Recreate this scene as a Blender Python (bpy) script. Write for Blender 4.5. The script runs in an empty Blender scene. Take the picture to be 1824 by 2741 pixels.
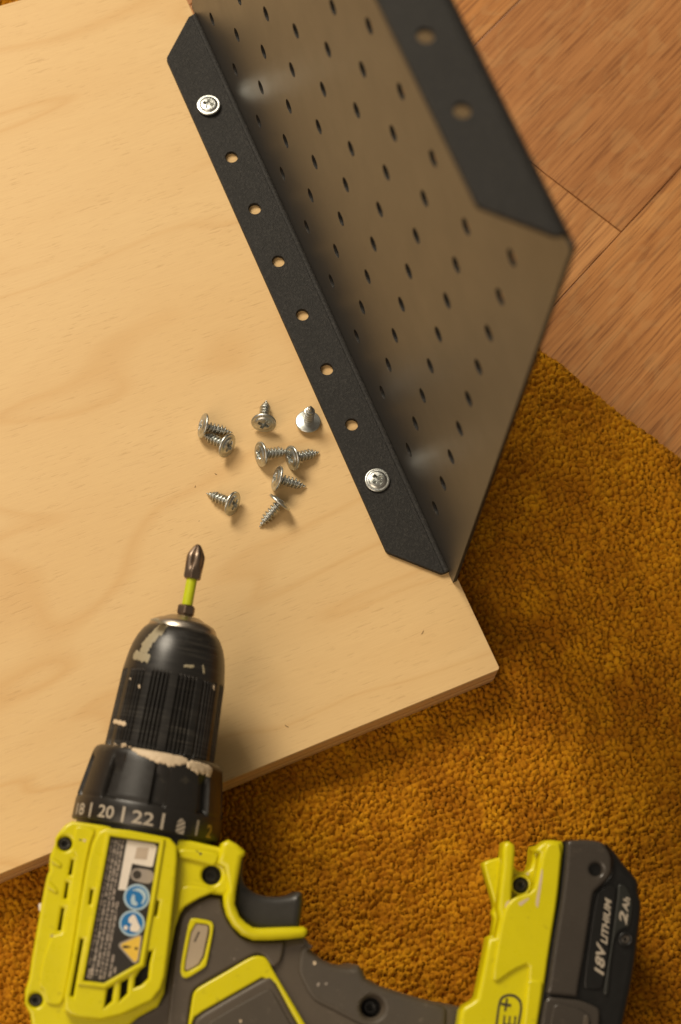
import bpy, bmesh, math, random
import numpy as np
from mathutils import Vector, Matrix, noise as mnoise, geometry as mgeo
random.seed(7); rng = np.random.default_rng(7)
MM = 0.001
SC = bpy.context.scene
COL = SC.collection

# ------------------------------------------------------------------ camera (80 mm lens, looking down at the bench board)
cam_d = bpy.data.cameras.new('camera'); cam = bpy.data.objects.new('camera', cam_d); COL.objects.link(cam)
CX, CY, CZ = [-197.24232335932956, -240.70500911954542, 789.0570082478614]
RM = [[0.9203982026137618, -0.38462839820928924, 0.07020074013999174], [-0.33673124793114956, -0.8710511927864426, -0.35760576926197546], [0.19869377265525184, 0.30550092443996796, -0.9312303527439747]]
cam.matrix_world = Matrix(((RM[0][0], -RM[1][0], -RM[2][0], CX*MM), (RM[0][1], -RM[1][1], -RM[2][1], CY*MM), (RM[0][2], -RM[1][2], -RM[2][2], CZ*MM), (0, 0, 0, 1)))
cam_d.sensor_fit = 'VERTICAL'; cam_d.sensor_height = 36.0; cam_d.lens = 78.6785964697183
cam_d.clip_start = 0.05; cam_d.clip_end = 50
cam_d.dof.use_dof = True; cam_d.dof.focus_distance = 0.862; cam_d.dof.aperture_fstop = 9.0; cam_d.dof.aperture_blades = 9
SC.camera = cam

# ------------------------------------------------------------------ light: one soft window from the upper left, dim warm room, plus an added fill panel
world = bpy.data.worlds.new('World'); SC.world = world; world.use_nodes = True
bg = world.node_tree.nodes['Background']; bg.inputs[0].default_value = (1.0, 0.85, 0.66, 1); bg.inputs[1].default_value = 0.17

def area(name, to_light, dist, sx, sy, watts, color, aim=(-30, 30, 0)):
    l = bpy.data.lights.new(name, 'AREA'); l.shape = 'RECTANGLE'; l.size = sx; l.size_y = sy; l.energy = watts; l.color = color
    o = bpy.data.objects.new(name, l); COL.objects.link(o)
    d = Vector(to_light).normalized(); o.location = Vector(aim)*MM + d*dist
    o.rotation_euler = d.to_track_quat('Z', 'Y').to_euler()
    return o
area('window_light', (-0.18, 0.66, 0.74), 1.6, 0.56, 0.66, 25, (1.0, 0.88, 0.70))
area('added_fill_light', (-0.85, -0.45, 0.9), 1.35, 0.8, 1.0, 7.5, (1.0, 0.80, 0.60))  # unseen fill panel, added to brighten the collar and the board's front edge
SC.view_settings.view_transform = 'Standard'; SC.view_settings.look = 'None'
SC.view_settings.exposure = 0.0; SC.view_settings.gamma = 1.0

# ------------------------------------------------------------------ materials
class NT:
    def __init__(s, name):
        s.m = bpy.data.materials.new(name); s.m.use_nodes = True; s.t = s.m.node_tree; s.n = s.t.nodes; s.l = s.t.links
        s.b = s.n['Principled BSDF']; s.tc = s.n.new('ShaderNodeTexCoord')
    def link(s, a, b): s.l.new(a, b)
    def co(s, scale=(1000, 1000, 1000), rot=(0, 0, 0), src='Object'):
        mp = s.n.new('ShaderNodeMapping'); mp.inputs['Scale'].default_value = scale; mp.inputs['Rotation'].default_value = rot
        s.link(s.tc.outputs[src], mp.inputs[0]); return mp.outputs[0]
    def noise(s, vec, scale, detail=3, rough=.5, dist=0):
        n = s.n.new('ShaderNodeTexNoise'); s.link(vec, n.inputs['Vector']); n.inputs['Scale'].default_value = scale
        n.inputs['Detail'].default_value = detail; n.inputs['Roughness'].default_value = rough; n.inputs['Distortion'].default_value = dist
        return n.outputs[0]
    def ramp(s, f, stops):
        r = s.n.new('ShaderNodeValToRGB'); s.link(f, r.inputs[0]); e = r.color_ramp.elements
        while len(e) < len(stops): e.new(.5)
        for i, (p, c) in enumerate(stops):
            e[i].position = p; e[i].color = (c, c, c, 1) if isinstance(c, (int, float)) else (*c, 1)
        return r.outputs[0]
    def mix(s, f, a, b, mode='MIX'):
        m = s.n.new('ShaderNodeMix'); m.data_type = 'RGBA'; m.blend_type = mode
        if isinstance(f, (int, float)): m.inputs[0].default_value = f
        else: s.link(f, m.inputs[0])
        for v, k in ((a, 6), (b, 7)):
            if isinstance(v, tuple): m.inputs[k].default_value = (*v, 1)
            else: s.link(v, m.inputs[k])
        return m.outputs[2]
    def math(s, op, a, b=0.0):
        m = s.n.new('ShaderNodeMath'); m.operation = op
        for v, k in ((a, 0), (b, 1)):
            if isinstance(v, (int, float)): m.inputs[k].default_value = v
            else: s.link(v, m.inputs[k])
        return m.outputs[0]
    def bump(s, h, strength, dist):
        b = s.n.new('ShaderNodeBump'); b.inputs['Strength'].default_value = strength; b.inputs['Distance'].default_value = dist*MM
        s.link(h, b.inputs['Height']); s.link(b.outputs[0], s.b.inputs['Normal'])
    def setc(s, c):
        if isinstance(c, tuple): s.b.inputs['Base Color'].default_value = (*c, 1)
        else: s.link(c, s.b.inputs['Base Color'])
    def setr(s, r):
        if isinstance(r, (int, float)): s.b.inputs['Roughness'].default_value = r
        else: s.link(r, s.b.inputs['Roughness'])

def plastic(name, c, rough=.4, bump=.0, bscale=3.0, var=.06, dirt=None, spec=.5):
    t = NT(name); v = t.co()
    n = t.noise(v, .05, 4, .6); c2 = tuple(x*(1-var*3) for x in c)
    col = t.mix(n, c2, tuple(min(1, x*(1+var)) for x in c))
    if dirt:
        d = t.ramp(t.noise(v, .22, 6, .7), [(.60, 0), (.70, 1)]); col = t.mix(t.math('MULTIPLY', d, dirt[1]), col, dirt[0])
    t.setc(col); t.b.inputs['Specular IOR Level'].default_value = spec
    t.setr(t.math('ADD', t.math('MULTIPLY', t.noise(v, .35, 5, .65), .22), rough-.11))
    if bump: t.bump(t.noise(v, bscale, 3), bump, .1)
    return t.m
def simple(name, c, rough=.5, metal=0.0):
    t = NT(name); v = t.co(); t.setc(t.mix(t.noise(v, .5, 3), tuple(x*.85 for x in c), c)); t.setr(rough); t.b.inputs['Metallic'].default_value = metal
    return t.m

M = {}
M['yellow'] = plastic('lime_yellow_plastic', (.66, .585, .003), .30, .12, 1.6, .05, ((.20, .17, .01), .35))
M['bitlime'] = simple('lime_sleeve', (.52, .58, .01), .4)
M['grey'] = plastic('charcoal_grey_plastic', (.088, .069, .049), .48, .25, 2.5, .12, ((.30, .25, .19), .25))
M['rubber'] = plastic('ribbed_grip_rubber', (.072, .057, .040), .58, .3, 2.5, .12, ((.30, .25, .19), .3))
M['black'] = plastic('black_plastic', (.016, .014, .012), .36, .12, 2.0, .1, ((.10, .085, .06), .25))
def chuckmat():
    t = NT('worn_chuck_plastic'); v = t.co(); ring = t.noise(t.co((60, 2200, 60)), .8, 5, .7); zone = t.ramp(t.noise(t.co((150, 300, 150)), .12, 3), [(.42, 0), (.62, 1)])
    k = t.math('MULTIPLY', t.ramp(ring, [(.48, 0), (.75, 1)]), t.math('ADD', t.math('MULTIPLY', zone, .8), .15)); t.setc(t.mix(k, (.013, .012, .011), (.095, .085, .070)))
    t.setr(t.math('ADD', t.math('MULTIPLY', ring, .3), .18)); t.bump(ring, .25, .08); return t.m
M['satinblack'] = chuckmat()
M['trigger'] = plastic('dark_trigger_plastic', (.035, .033, .030), .38, .1, 2.0, .1)
M['batgrey'] = plastic('battery_grey_plastic', (.055, .046, .037), .26, .12, 2.0, .1, ((.25, .2, .15), .15))
M['batblack'] = plastic('battery_black_plastic', (.006, .0057, .005), .38, .15, 2.0, .1)
M['deep'] = simple('deep_black', (.004, .004, .003), .7)
M['cream'] = plastic('dried_cream_paint_and_glint', (.66, .52, .35), .55, .5, 1.2, .08)  # also colours the highlights painted on the battery foot
M['olive'] = plastic('thin_dried_paint', (.36, .31, .20), .55, .3, 1.2, .15)
M['print'] = simple('grey_white_print', (.42, .36, .28), .5)
M['printy'] = simple('yellow_print', (.42, .27, .03), .5)
M['white'] = simple('white_label', (.78, .70, .60), .45)
M['labelblack'] = simple('black_label', (.022, .018, .014), .42)
M['text'] = simple('label_fine_print', (.55, .46, .38), .5)
M['blue'] = simple('sign_blue', (.008, .16, .42), .4)
M['lblue'] = simple('pale_sign_blue', (.42, .55, .62), .4)
M['signyellow'] = simple('sign_yellow', (.80, .52, .06), .4)
M['lgrey'] = simple('light_grey_print', (.34, .29, .24), .45)
M['beige'] = plastic('beige_switch_plastic', (.44, .35, .24), .38, .05, 2, .12, ((.2, .12, .06), .5))
M['steel'] = simple('dull_steel', (.45, .40, .34), .34, 1.0)
M['bitsteel'] = simple('bronze_bit_steel', (.27, .20, .15), .40, 1.0)
M['screwblack'] = simple('blackened_screw', (.06, .055, .045), .35, .8)

def zinc():
    t = NT('zinc_plated_steel'); v = t.co(src='Object')
    t.setc(t.mix(t.ramp(t.noise(v, .7, 4, .6), [(.35, 0), (.7, 1)]), (.62, .65, .64), (.48, .48, .44)))
    t.b.inputs['Metallic'].default_value = 1; t.setr(t.math('ADD', t.math('MULTIPLY', t.noise(v, 1.3, 4), .22), .24))
    t.bump(t.noise(v, 1.5, 4), .10, .04); return t.m
M['zinc'] = zinc()

def powder(name, bump, rough, base=(.024, .021, .018), grain=1.0):
    t = NT(name); v = t.co(); f = t.noise(v, 1.25, 4, .75); t.setc(t.mix(t.ramp(f, [(.50, 0), (.68, 1)]), base, tuple(x*grain for x in base)))
    f = f; s = t.noise(v, .06, 4, .6)
    t.setr(t.math('ADD', t.math('MULTIPLY', s, .12), rough-.06)); t.bump(f, bump, .30); return t.m
M['powder'] = powder('black_textured_powder_coat', 1.0, .58, (.010, .0092, .008), 3.6)
M['powder'].node_tree.nodes['Principled BSDF'].inputs['Specular IOR Level'].default_value = .34
M['powder_plate'] = powder('black_satin_powder_coat', .04, .38, (.024, .022, .020))
M['powder_plate'].node_tree.nodes['Principled BSDF'].inputs['IOR'].default_value = 1.85

def birch():
    t = NT('birch_veneer')
    # broad cathedral figure: warped bands along x
    v = t.co((1000, 1000, 1000)); w = t.co((260, 1000, 1000))
    warp = t.noise(w, .009, 3, .5, .6)
    band = t.math('FRACT', t.math('MULTIPLY', warp, 8.0))
    bandc = t.ramp(band, [(0, .25), (.10, .9), (.40, 1), (.90, .70), (.965, .0), (1, .25)])
    blotch = t.noise(t.co((500, 900, 1000)), .018, 4, .55)
    fine = t.noise(t.co((90, 2600, 1000)), .9, 4, .6)
    pore = t.ramp(t.noise(t.co((230, 2300, 1000)), .75, 2, .5), [(.60, 0), (.72, 1)])
    pden = t.ramp(t.noise(v, .05, 3), [(.35, .25), (.65, 1)])
    a = t.mix(bandc, (.618, .392, .160), (.680, .468, .216))
    a = t.mix(t.math('MULTIPLY', t.ramp(blotch, [(.35, 0), (.7, 1)]), .35), a, (.70, .50, .25))
    a = t.mix(t.math('MULTIPLY', t.ramp(fine, [(.35, 0), (.7, 1)]), .22), a, (.52, .32, .14))
    a = t.mix(t.math('MULTIPLY', t.math('MULTIPLY', pore, pden), .34), a, (.36, .20, .07))
    fleck = t.ramp(t.noise(t.co((700, 900, 1000)), .33, 2, .5), [(.79, 0), (.81, 1)])
    a = t.mix(t.math('MULTIPLY', fleck, .75), a, (.16, .075, .03))
    t.setc(a); t.setr(.52); t.b.inputs['Specular IOR Level'].default_value = .35
    t.bump(t.math('SUBTRACT', fine, pore), .18, .12); return t.m
M['birch'] = birch()
def ply(name, c, dark, along):
    t = NT(name); sc = (120, 1500, 2500) if along else (1400, 1400, 1400)
    n = t.noise(t.co(sc), .9, 4, .6); t.setc(t.mix(n, dark, c)); t.setr(.65); t.bump(n, .4, .2); return t.m
M['ply_a'] = ply('birch_long_grain_ply', (.80, .53, .25), (.62, .38, .16), True)
M['ply_b'] = ply('birch_end_grain_ply', (.72, .45, .20), (.54, .31, .125), False)
M['ply_dark'] = ply('glue_line', (.13, .06, .022), (.08, .035, .012), True)

def oak(seed, tint):
    t = NT('oak_parquet'); mp = t.n.new('ShaderNodeMapping'); mp.inputs['Location'].default_value = (seed*.37, seed*.21, 0)
    t.link(t.tc.outputs['Object'], mp.inputs[0]); base = mp.outputs[0]
    def sc(s):
        m = t.n.new('ShaderNodeMapping'); m.inputs['Scale'].default_value = s; t.link(base, m.inputs[0]); return m.outputs[0]
    big = t.noise(sc((90, 700, 1)), .11, 4, .6, .8)
    streak = t.noise(sc((14, 1100, 1)), .42, 5, .65, .15)
    pore = t.ramp(t.noise(sc((65, 2100, 1)), .52, 4, .6, .35), [(.50, 0), (.64, 1)])
    fleck = t.ramp(t.noise(sc((420, 700, 1)), .16, 3, .5, 1.2), [(.50, 0), (.62, 1)])
    c = t.mix(t.ramp(big, [(.3, 0), (.7, 1)]), tuple(x*f for x, f in zip((.60, .272, .085), tint)), tuple(x*f for x, f in zip((.47, .195, .055), tint)))
    c = t.mix(t.math('MULTIPLY', t.ramp(streak, [(.4, 0), (.68, 1)]), .55), c, (.29, .10, .022))
    c = t.mix(t.math('MULTIPLY', pore, .70), c, (.19, .062, .015))
    c = t.mix(t.math('MULTIPLY', fleck, .18), c, (.60, .35, .14))
    t.setc(c); t.setr(t.math('ADD', t.math('MULTIPLY', streak, .15), .34)); t.bump(pore, -.25, .15); return t.m

def rugmat():
    t = NT('mustard_wool'); at = t.n.new('ShaderNodeAttribute'); at.attribute_name = 'tint'; v = t.co()
    c = t.mix(at.outputs['Fac'], (.43, .160, .004), (.74, .335, .008))
    n = t.noise(v, 1.8, 4, .7); c = t.mix(t.math('MULTIPLY', n, .45), c, (.30, .10, .003))
    y = t.ramp(t.noise(v, .055, 4, .65), [(.56, 0), (.70, 1)]); c = t.mix(t.math('MULTIPLY', y, .5), c, (.84, .42, .010))
    t.setc(c); t.setr(.95); t.b.inputs['Sheen Weight'].default_value = .25; t.b.inputs['Sheen Roughness'].default_value = .5
    t.b.inputs['Sheen Tint'].default_value = (1, .55, .12, 1); t.b.inputs['Specular IOR Level'].default_value = .15
    t.bump(n, 1.0, .5); return t.m
M['rug'] = rugmat()

# ------------------------------------------------------------------ mesh helpers (all lengths in mm)
def tag(o, label=None, cat=None, group=None, kind=None):
    if label: o['label'] = label
    if cat: o['category'] = cat
    if group: o['group'] = group
    if kind: o['kind'] = kind
    return o
def empty(name, loc, label, cat, group=None):
    o = bpy.data.objects.new(name, None); COL.objects.link(o); o.location = Vector(loc)*MM; o.empty_display_size = .01
    return tag(o, label, cat, group)
def link(name, me, mat, parent=None):
    """vertices are written in place-mm; the part is re-based on its thing's own origin"""
    o = bpy.data.objects.new(name, me); COL.objects.link(o)
    if mat is not None and not me.materials: me.materials.append(mat)
    if parent is not None:
        root = parent
        while root.parent: root = root.parent
        if not root.get('own_frame'): me.transform(Matrix.Translation(-root.location))
        o.parent = parent
    return o
def pydata(name, V, F, mat, parent=None, smooth=True, angle=None):
    me = bpy.data.meshes.new(name); me.from_pydata([tuple(float(c)*MM for c in v) for v in V], [], F)
    if smooth: me.polygons.foreach_set('use_smooth', [True]*len(me.polygons))
    if angle: me.set_sharp_from_angle(angle=math.radians(angle))
    me.update(); return link(name, me, mat, parent)
def chaikin(p, it=2, r=.22):
    for _ in range(it):
        o = []
        for i in range(len(p)):
            a, b = p[i], p[(i+1) % len(p)]
            o += [(a[0]*(1-r)+b[0]*r, a[1]*(1-r)+b[1]*r), (a[0]*r+b[0]*(1-r), a[1]*r+b[1]*(1-r))]
        p = o; r = .25
    return p
def sarea(p): return .5*sum(p[i][0]*p[(i+1) % len(p)][1]-p[(i+1) % len(p)][0]*p[i][1] for i in range(len(p)))
def circ(x, y, r, n=28): return [(x+r*math.cos(2*math.pi*i/n), y+r*math.sin(2*math.pi*i/n)) for i in range(n)]
def inset_pts(loop, others, d, inward):
    """move each point of a closed loop inwards by d, stopping where it would meet the far side"""
    P = np.array(loop); n = len(P); e = np.roll(P, -1, 0)-P; e /= np.maximum(np.linalg.norm(e, axis=1), 1e-9)[:, None]
    nr = np.c_[-e[:, 1], e[:, 0]]*inward; m = nr+np.roll(nr, 1, 0); ln = np.linalg.norm(m, axis=1); m /= np.maximum(ln, 1e-6)[:, None]
    k = 1/np.maximum((m*nr).sum(1), .55)
    segA = np.concatenate([np.array(o) for o in others]); segB = np.concatenate([np.roll(np.array(o), -1, 0) for o in others]); D = segB-segA; L2 = np.maximum((D**2).sum(1), 1e-12)
    t = np.zeros(n); alive = np.ones(n, bool)
    for q in np.linspace(0, 1, 9)[1:]:
        X = P+m*(k*d*q)[:, None]; R = X[:, None]-segA[None]; u = np.clip((R*D[None]).sum(2)/L2[None], 0, 1)
        dist = np.sqrt(((R-u[..., None]*D[None])**2).sum(2)).min(1)
        alive &= dist >= d*q*.93; t[alive] = q
    return P, m*(k*d)[:, None], t
def slab_mesh(name, loops, z0, z1, bev=.4, res=3, xf=None):
    """closed solid between z0 and z1 with rounded rims; first loop outer, the others holes"""
    bev = min(bev, (z1-z0)/2-.01); L = []
    for k, lp in enumerate(loops):
        lp = [tuple(p) for p in lp]; lp = [p for i, p in enumerate(lp) if (p[0]-lp[i-1][0])**2+(p[1]-lp[i-1][1])**2 > 1e-6]
        if (sarea(lp) < 0) != (k > 0): lp.reverse()
        L.append(lp)
    V, F, FL, SM = [], [], [], []; tops, bots = [], []
    prof = [(1-math.cos(math.pi/2*(1-i/res)), math.sin(math.pi/2*(1-i/res))) for i in range(res+1)] if res > 0 else [(0, 0)]
    # from rim (inset 1, full height) to wall (inset 0): list of (inset, drop)
    prof = [(1-math.sin(math.pi/2*i/res), 1-math.cos(math.pi/2*i/res)) for i in range(res+1)] if res > 0 else [(0, 0)]
    for lp in L:
        P, mv, t = inset_pts(lp, L, bev, 1); n = len(lp); rings = []
        lev = [(f, z1-bev*g) for f, g in prof]+[(f, z0+bev*g) for f, g in reversed(prof)]
        if res == 0: lev = [(0, z1), (0, z0)]
        for f, z in lev:
            Q = P+mv*np.minimum(f, t)[:, None]; rings.append(len(V)); V += [(x, y, z) for x, y in Q]
        for a_, b_ in zip(rings[:-1], rings[1:]):
            for i in range(n): F.append((a_+i, b_+i, b_+(i+1) % n, a_+(i+1) % n)); SM.append(True)
        tops.append(list(range(rings[0], rings[0]+n))); bots.append(list(range(rings[-1], rings[-1]+n)))
    for rr, up in ((tops, True), (bots, False)):
        flat = [i for r_ in rr for i in r_]; z = V[flat[0]][2]; ed = []; o = 0
        for r_ in rr: ed += [(o+i, o+(i+1) % len(r_)) for i in range(len(r_))]; o += len(r_)
        vo, _, fo_, _, _, _ = mgeo.delaunay_2d_cdt([Vector((V[i][0], V[i][1])) for i in flat], ed, [], 0, 1e-5)
        va = np.array([p[:] for p in vo]); fa_ = np.array([list(f) for f in fo_]); ce = va[fa_].mean(1); par = np.zeros(len(ce), bool)
        for r_ in rr:
            Q = np.array([V[i][:2] for i in r_]); Q2 = np.roll(Q, -1, 0)
            for (ax_, ay_), (bx_, by_) in zip(Q, Q2):
                if ay_ != by_: par ^= ((ay_ > ce[:, 1]) != (by_ > ce[:, 1])) & (ce[:, 0] < (bx_-ax_)*(ce[:, 1]-ay_)/(by_-ay_)+ax_)
        fo_ = [f for f, k_ in zip(fo_, par) if k_]
        b_ = len(V); V += [(p.x, p.y, z) for p in vo]
        for f in fo_:
            ar = sum(vo[f[i]].x*vo[f[(i+1) % len(f)]].y-vo[f[(i+1) % len(f)]].x*vo[f[i]].y for i in range(len(f)))
            f = list(f) if (ar > 0) == up else list(reversed(f)); F.append(tuple(b_+i for i in f)); SM.append(False)
    me = bpy.data.meshes.new(name); me.from_pydata([(x*MM, y*MM, z*MM) for x, y, z in V], [], F)
    me.polygons.foreach_set('use_smooth', [True]*len(F)); me.set_sharp_from_angle(angle=math.radians(40)); me.polygons.foreach_set('use_smooth', SM); me.update()
    if xf: me.transform(xf)
    return me
def slab(name, loops, z0, z1, mat, parent, bev=.4, res=3, smooth=2, r=.2):
    if not isinstance(loops[0], list): loops = [loops]
    lp = [chaikin(l, smooth, r) if smooth and len(l) < 26 else l for l in loops]
    return link(name, slab_mesh(name, lp, z0, z1, bev, res), mat, parent)
def disc(name, x, y, r, z0, z1, mat, parent, bev=.2): return slab(name, [circ(x, y, r)], z0, z1, mat, parent, bev, 2, 0)
def text_mesh(s, bold=0.0, shear=0.0, extrude=0.0):
    cu = bpy.data.curves.new('txt', 'FONT'); cu.body = s; cu.size = 1; cu.offset = bold; cu.shear = shear; cu.extrude = extrude; cu.resolution_u = 4
    tmp = bpy.data.objects.new('tmp', cu); COL.objects.link(tmp); bpy.context.view_layer.update()
    dg = bpy.context.evaluated_depsgraph_get(); me = bpy.data.meshes.new_from_object(tmp.evaluated_get(dg), depsgraph=dg)
    bpy.data.objects.remove(tmp); me.materials.clear(); return me
def norm_text(me):
    co = np.empty(len(me.vertices)*3); me.vertices.foreach_get('co', co); co = co.reshape(-1, 3)
    lo = co.min(0); hi = co.max(0); co -= [lo[0], lo[1], 0]; return co, hi-lo
def flat_text(name, s, a, b, height, z, mat, parent, bold=0.0, shear=0.0):
    """text from point a to point b (baseline), letters `height` mm tall, lying at z"""
    me = text_mesh(s, bold, shear, .02); co, sz = norm_text(me)
    A = np.array(a); B = np.array(b); X = B-A; L = np.linalg.norm(X); X = X/L; Y = np.array([-X[1], X[0]])
    u = co[:, 0]/sz[0]*L; v = co[:, 1]/sz[1]*height
    P = np.zeros_like(co); P[:, 0] = A[0]+X[0]*u+Y[0]*v; P[:, 1] = A[1]+X[1]*u+Y[1]*v; P[:, 2] = z+np.where(co[:, 2] > 0, .06, 0)
    me.vertices.foreach_set('co', (P*MM).ravel()); me.update(); return link(name, me, mat, parent)

# ------------------------------------------------------------------ the floor: oak parquet
FZ = -34.0
fa = math.radians(27.0); FD = Vector((math.cos(fa), math.sin(fa))); FN = Vector((-math.sin(fa), math.cos(fa)))
floor = empty('floor', (0, 0, FZ), None, None); tag(floor, kind='structure')
sub = pydata('subfloor', [(-1500, -1500, FZ-8), (1500, -1500, FZ-8), (1500, 1500, FZ-8), (-1500, 1500, FZ-8)], [(0, 1, 2, 3)], simple('subfloor_dark', (.05, .025, .01), .8), floor, False)
def plank(u0, u1, v0, v1, seed):
    g = .17; h = 10.0; b = .35
    me = slab_mesh('plank', [[(u0+g, v0+g), (u1-g, v0+g), (u1-g, v1-g), (u0+g, v1-g)]], -h, 0, b, 2)
    cu_, cv_ = (u0+u1)/2, (v0+v1)/2
    me.transform(Matrix.Translation((-cu_*MM, -cv_*MM, 0)))
    o = bpy.data.objects.new('plank', me); COL.objects.link(o); o.parent = floor
    w = FD*cu_+FN*cv_; o.location = (w.x*MM, w.y*MM, 0); o.rotation_euler.z = fa
    r = random.Random(seed); k = [1.0, .88, 1.12, .94, 1.06][seed % 5]; key = 'oak%d' % (seed % 10)
    if key not in M: M[key] = oak(seed, (k, k*r.uniform(.96, 1.05), k*r.uniform(.9, 1.15)))
    me.materials.append(M[key])
    return o
# cross joint between two boards: u of the joint that meets the long seam
VJ = 29.4; W_ = 103.0; UJ = 168.6
seed = 1
for row in range(-10, 8):
    v0 = VJ+row*W_
    js = {0: [-900, -420, UJ, 640, 1100], 1: [-1000, -560, 0, 420, 1000], -1: [-1100, -700, -90, 480, 1000], 2: [-900, -150, 330, 1000]}.get(row, [-1000, -500+row*30, -50+row*40, 450+row*25, 1000])
    for a_, b_ in zip(js[:-1], js[1:]):
        plank(a_, b_, v0, v0+W_, seed); seed += 1

# ------------------------------------------------------------------ the rug
rug = empty('rug', (-80, -120, FZ), 'mustard yellow wool rug with dense nubbly pile lying under the plywood board', 'rug')
RE0 = np.array((78.5, 62.0)); RE1 = np.array((112.5, -4.0)); rd = (RE1-RE0)/np.linalg.norm(RE1-RE0); rn = np.array((-rd[1], rd[0]))  # rn points off the rug
if rn[0] < 0: rn = -rn
pA = RE0-rd*420; pB = RE0+rd*480
slab('backing', [[tuple(pA-rn*3.5), tuple(pB-rn*3.5), tuple(pB-rn*540), tuple(pA-rn*540)]], FZ+.3, -25.0, simple('rug_backing', (.17, .062, .004), .95), rug, 1.5, 2, 0)
def vnoise(x, y, sc, seed):
    """smooth value noise on arrays"""
    g = np.random.default_rng(seed).random((256, 256)); X = x/sc; Y = y/sc; i = np.floor(X).astype(int); j = np.floor(Y).astype(int); u = X-i; v = Y-j
    u = u*u*(3-2*u); v = v*v*(3-2*v); G = lambda a, b: g[a % 256, b % 256]
    return (G(i, j)*(1-u)+G(i+1, j)*u)*(1-v)+(G(i, j+1)*(1-u)+G(i+1, j+1)*u)*v-.5
def worley(x, y, sc, seed):
    r_ = np.random.default_rng(seed); jx = r_.uniform(.12, .88, (512, 512)); jy = r_.uniform(.12, .88, (512, 512)); hh = r_.random((512, 512)); rr = r_.uniform(.85, 1.2, (512, 512))
    X = x/sc; Y = y/sc; i = np.floor(X).astype(int); j = np.floor(Y).astype(int); f1 = np.full(x.shape, 9.); f2 = np.full(x.shape, 9.); hv = np.zeros(x.shape)
    for di in (-1, 0, 1):
        for dj in (-1, 0, 1):
            a = (i+di) % 512; b = (j+dj) % 512; d = np.hypot(i+di+jx[a, b]-X, j+dj+jy[a, b]-Y)*rr[a, b]
            n1 = d < f1; f2 = np.where(n1, f1, np.minimum(f2, d)); hv = np.where(n1, hh[a, b], hv); f1 = np.where(n1, d, f1)
    return f1, f2, hv
def build_pile():
    st = .52; xs = np.arange(-320, 240, st); ys = np.arange(-315, 330, st); X, Y = np.meshgrid(xs, ys, indexing='ij')
    X = X+rng.uniform(-.12, .12, X.shape); Y = Y+rng.uniform(-.12, .12, Y.shape)
    wx = X+vnoise(X, Y, 5.0, 1)*2.0+vnoise(X, Y, 1.3, 2)*.35; wy = Y+vnoise(X, Y, 5.0, 3)*2.0+vnoise(X, Y, 1.3, 4)*.35
    f1, f2, hv = worley(wx, wy, 2.3, 5); g1, g2, gv = worley(wx+40, wy+17, 1.1, 6)
    dome = np.sqrt(np.clip(1-(f1/.98)**2, 0, 1)); crease = np.clip((f2-f1)/.24, 0, 1); crease = crease*crease*(3-2*crease)
    fine = np.sqrt(np.clip(1-g1**2, 0, 1)); big = vnoise(X, Y, 26, 7)*2.4+vnoise(X, Y, 9, 8)*1.7+vnoise(X, Y, 4.5, 18)*.9
    Z = -22.3+big+dome*1.65+crease*(1.05+hv*1.3)+fine*.6+vnoise(X, Y, 1.0, 9)*.5+rng.normal(0, .11, X.shape)
    off = (X-RE0[0])*rn[0]+(Y-RE0[1])*rn[1]+vnoise(X, Y, 3, 11)*.8
    e = np.clip(-off/5.0, 0, 1); Z = np.where(off < 0, Z*1.0-(1-np.sqrt(1-(1-e)**2))*9.0, FZ+.5)
    keep = (off < 0) & ~((X < -6) & (Y > -50) & (Y < 266)) & ~((Y > 266) & (X < -130))
    idx = -np.ones(X.shape, int); q = keep[:-1, :-1] & keep[1:, :-1] & keep[1:, 1:] & keep[:-1, 1:]
    used = np.zeros(X.shape, bool); used[:-1, :-1] |= q; used[1:, :-1] |= q; used[1:, 1:] |= q; used[:-1, 1:] |= q; idx[used] = np.arange(used.sum())
    F = np.stack([idx[:-1, :-1][q], idx[1:, :-1][q], idx[1:, 1:][q], idx[:-1, 1:][q]], -1); V = np.stack([X[used], Y[used], Z[used]], -1)
    me = bpy.data.meshes.new('pile'); me.vertices.add(len(V)); me.vertices.foreach_set('co', (V*MM).astype(np.float32).ravel())
    me.loops.add(F.size); me.loops.foreach_set('vertex_index', F.astype(np.int32).ravel())
    me.polygons.add(len(F)); me.polygons.foreach_set('loop_start', np.arange(0, F.size, 4, dtype=np.int32))
    me.polygons.foreach_set('use_smooth', np.ones(len(F), bool)); me.update(calc_edges=True)
    t = np.clip(.45+vnoise(X, Y, 16, 12)*.75+vnoise(X, Y, 6, 13)*.45+(hv-.5)*.40+(gv-.5)*.25, 0, 1)[used]; a = me.attributes.new('tint', 'FLOAT', 'POINT')
    a.data.foreach_set('value', t.astype(np.float32))
    o = link('pile', me, M['rug'], rug); tag(o, kind='stuff'); print('pile quads', len(F)); return o
build_pile()
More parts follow.
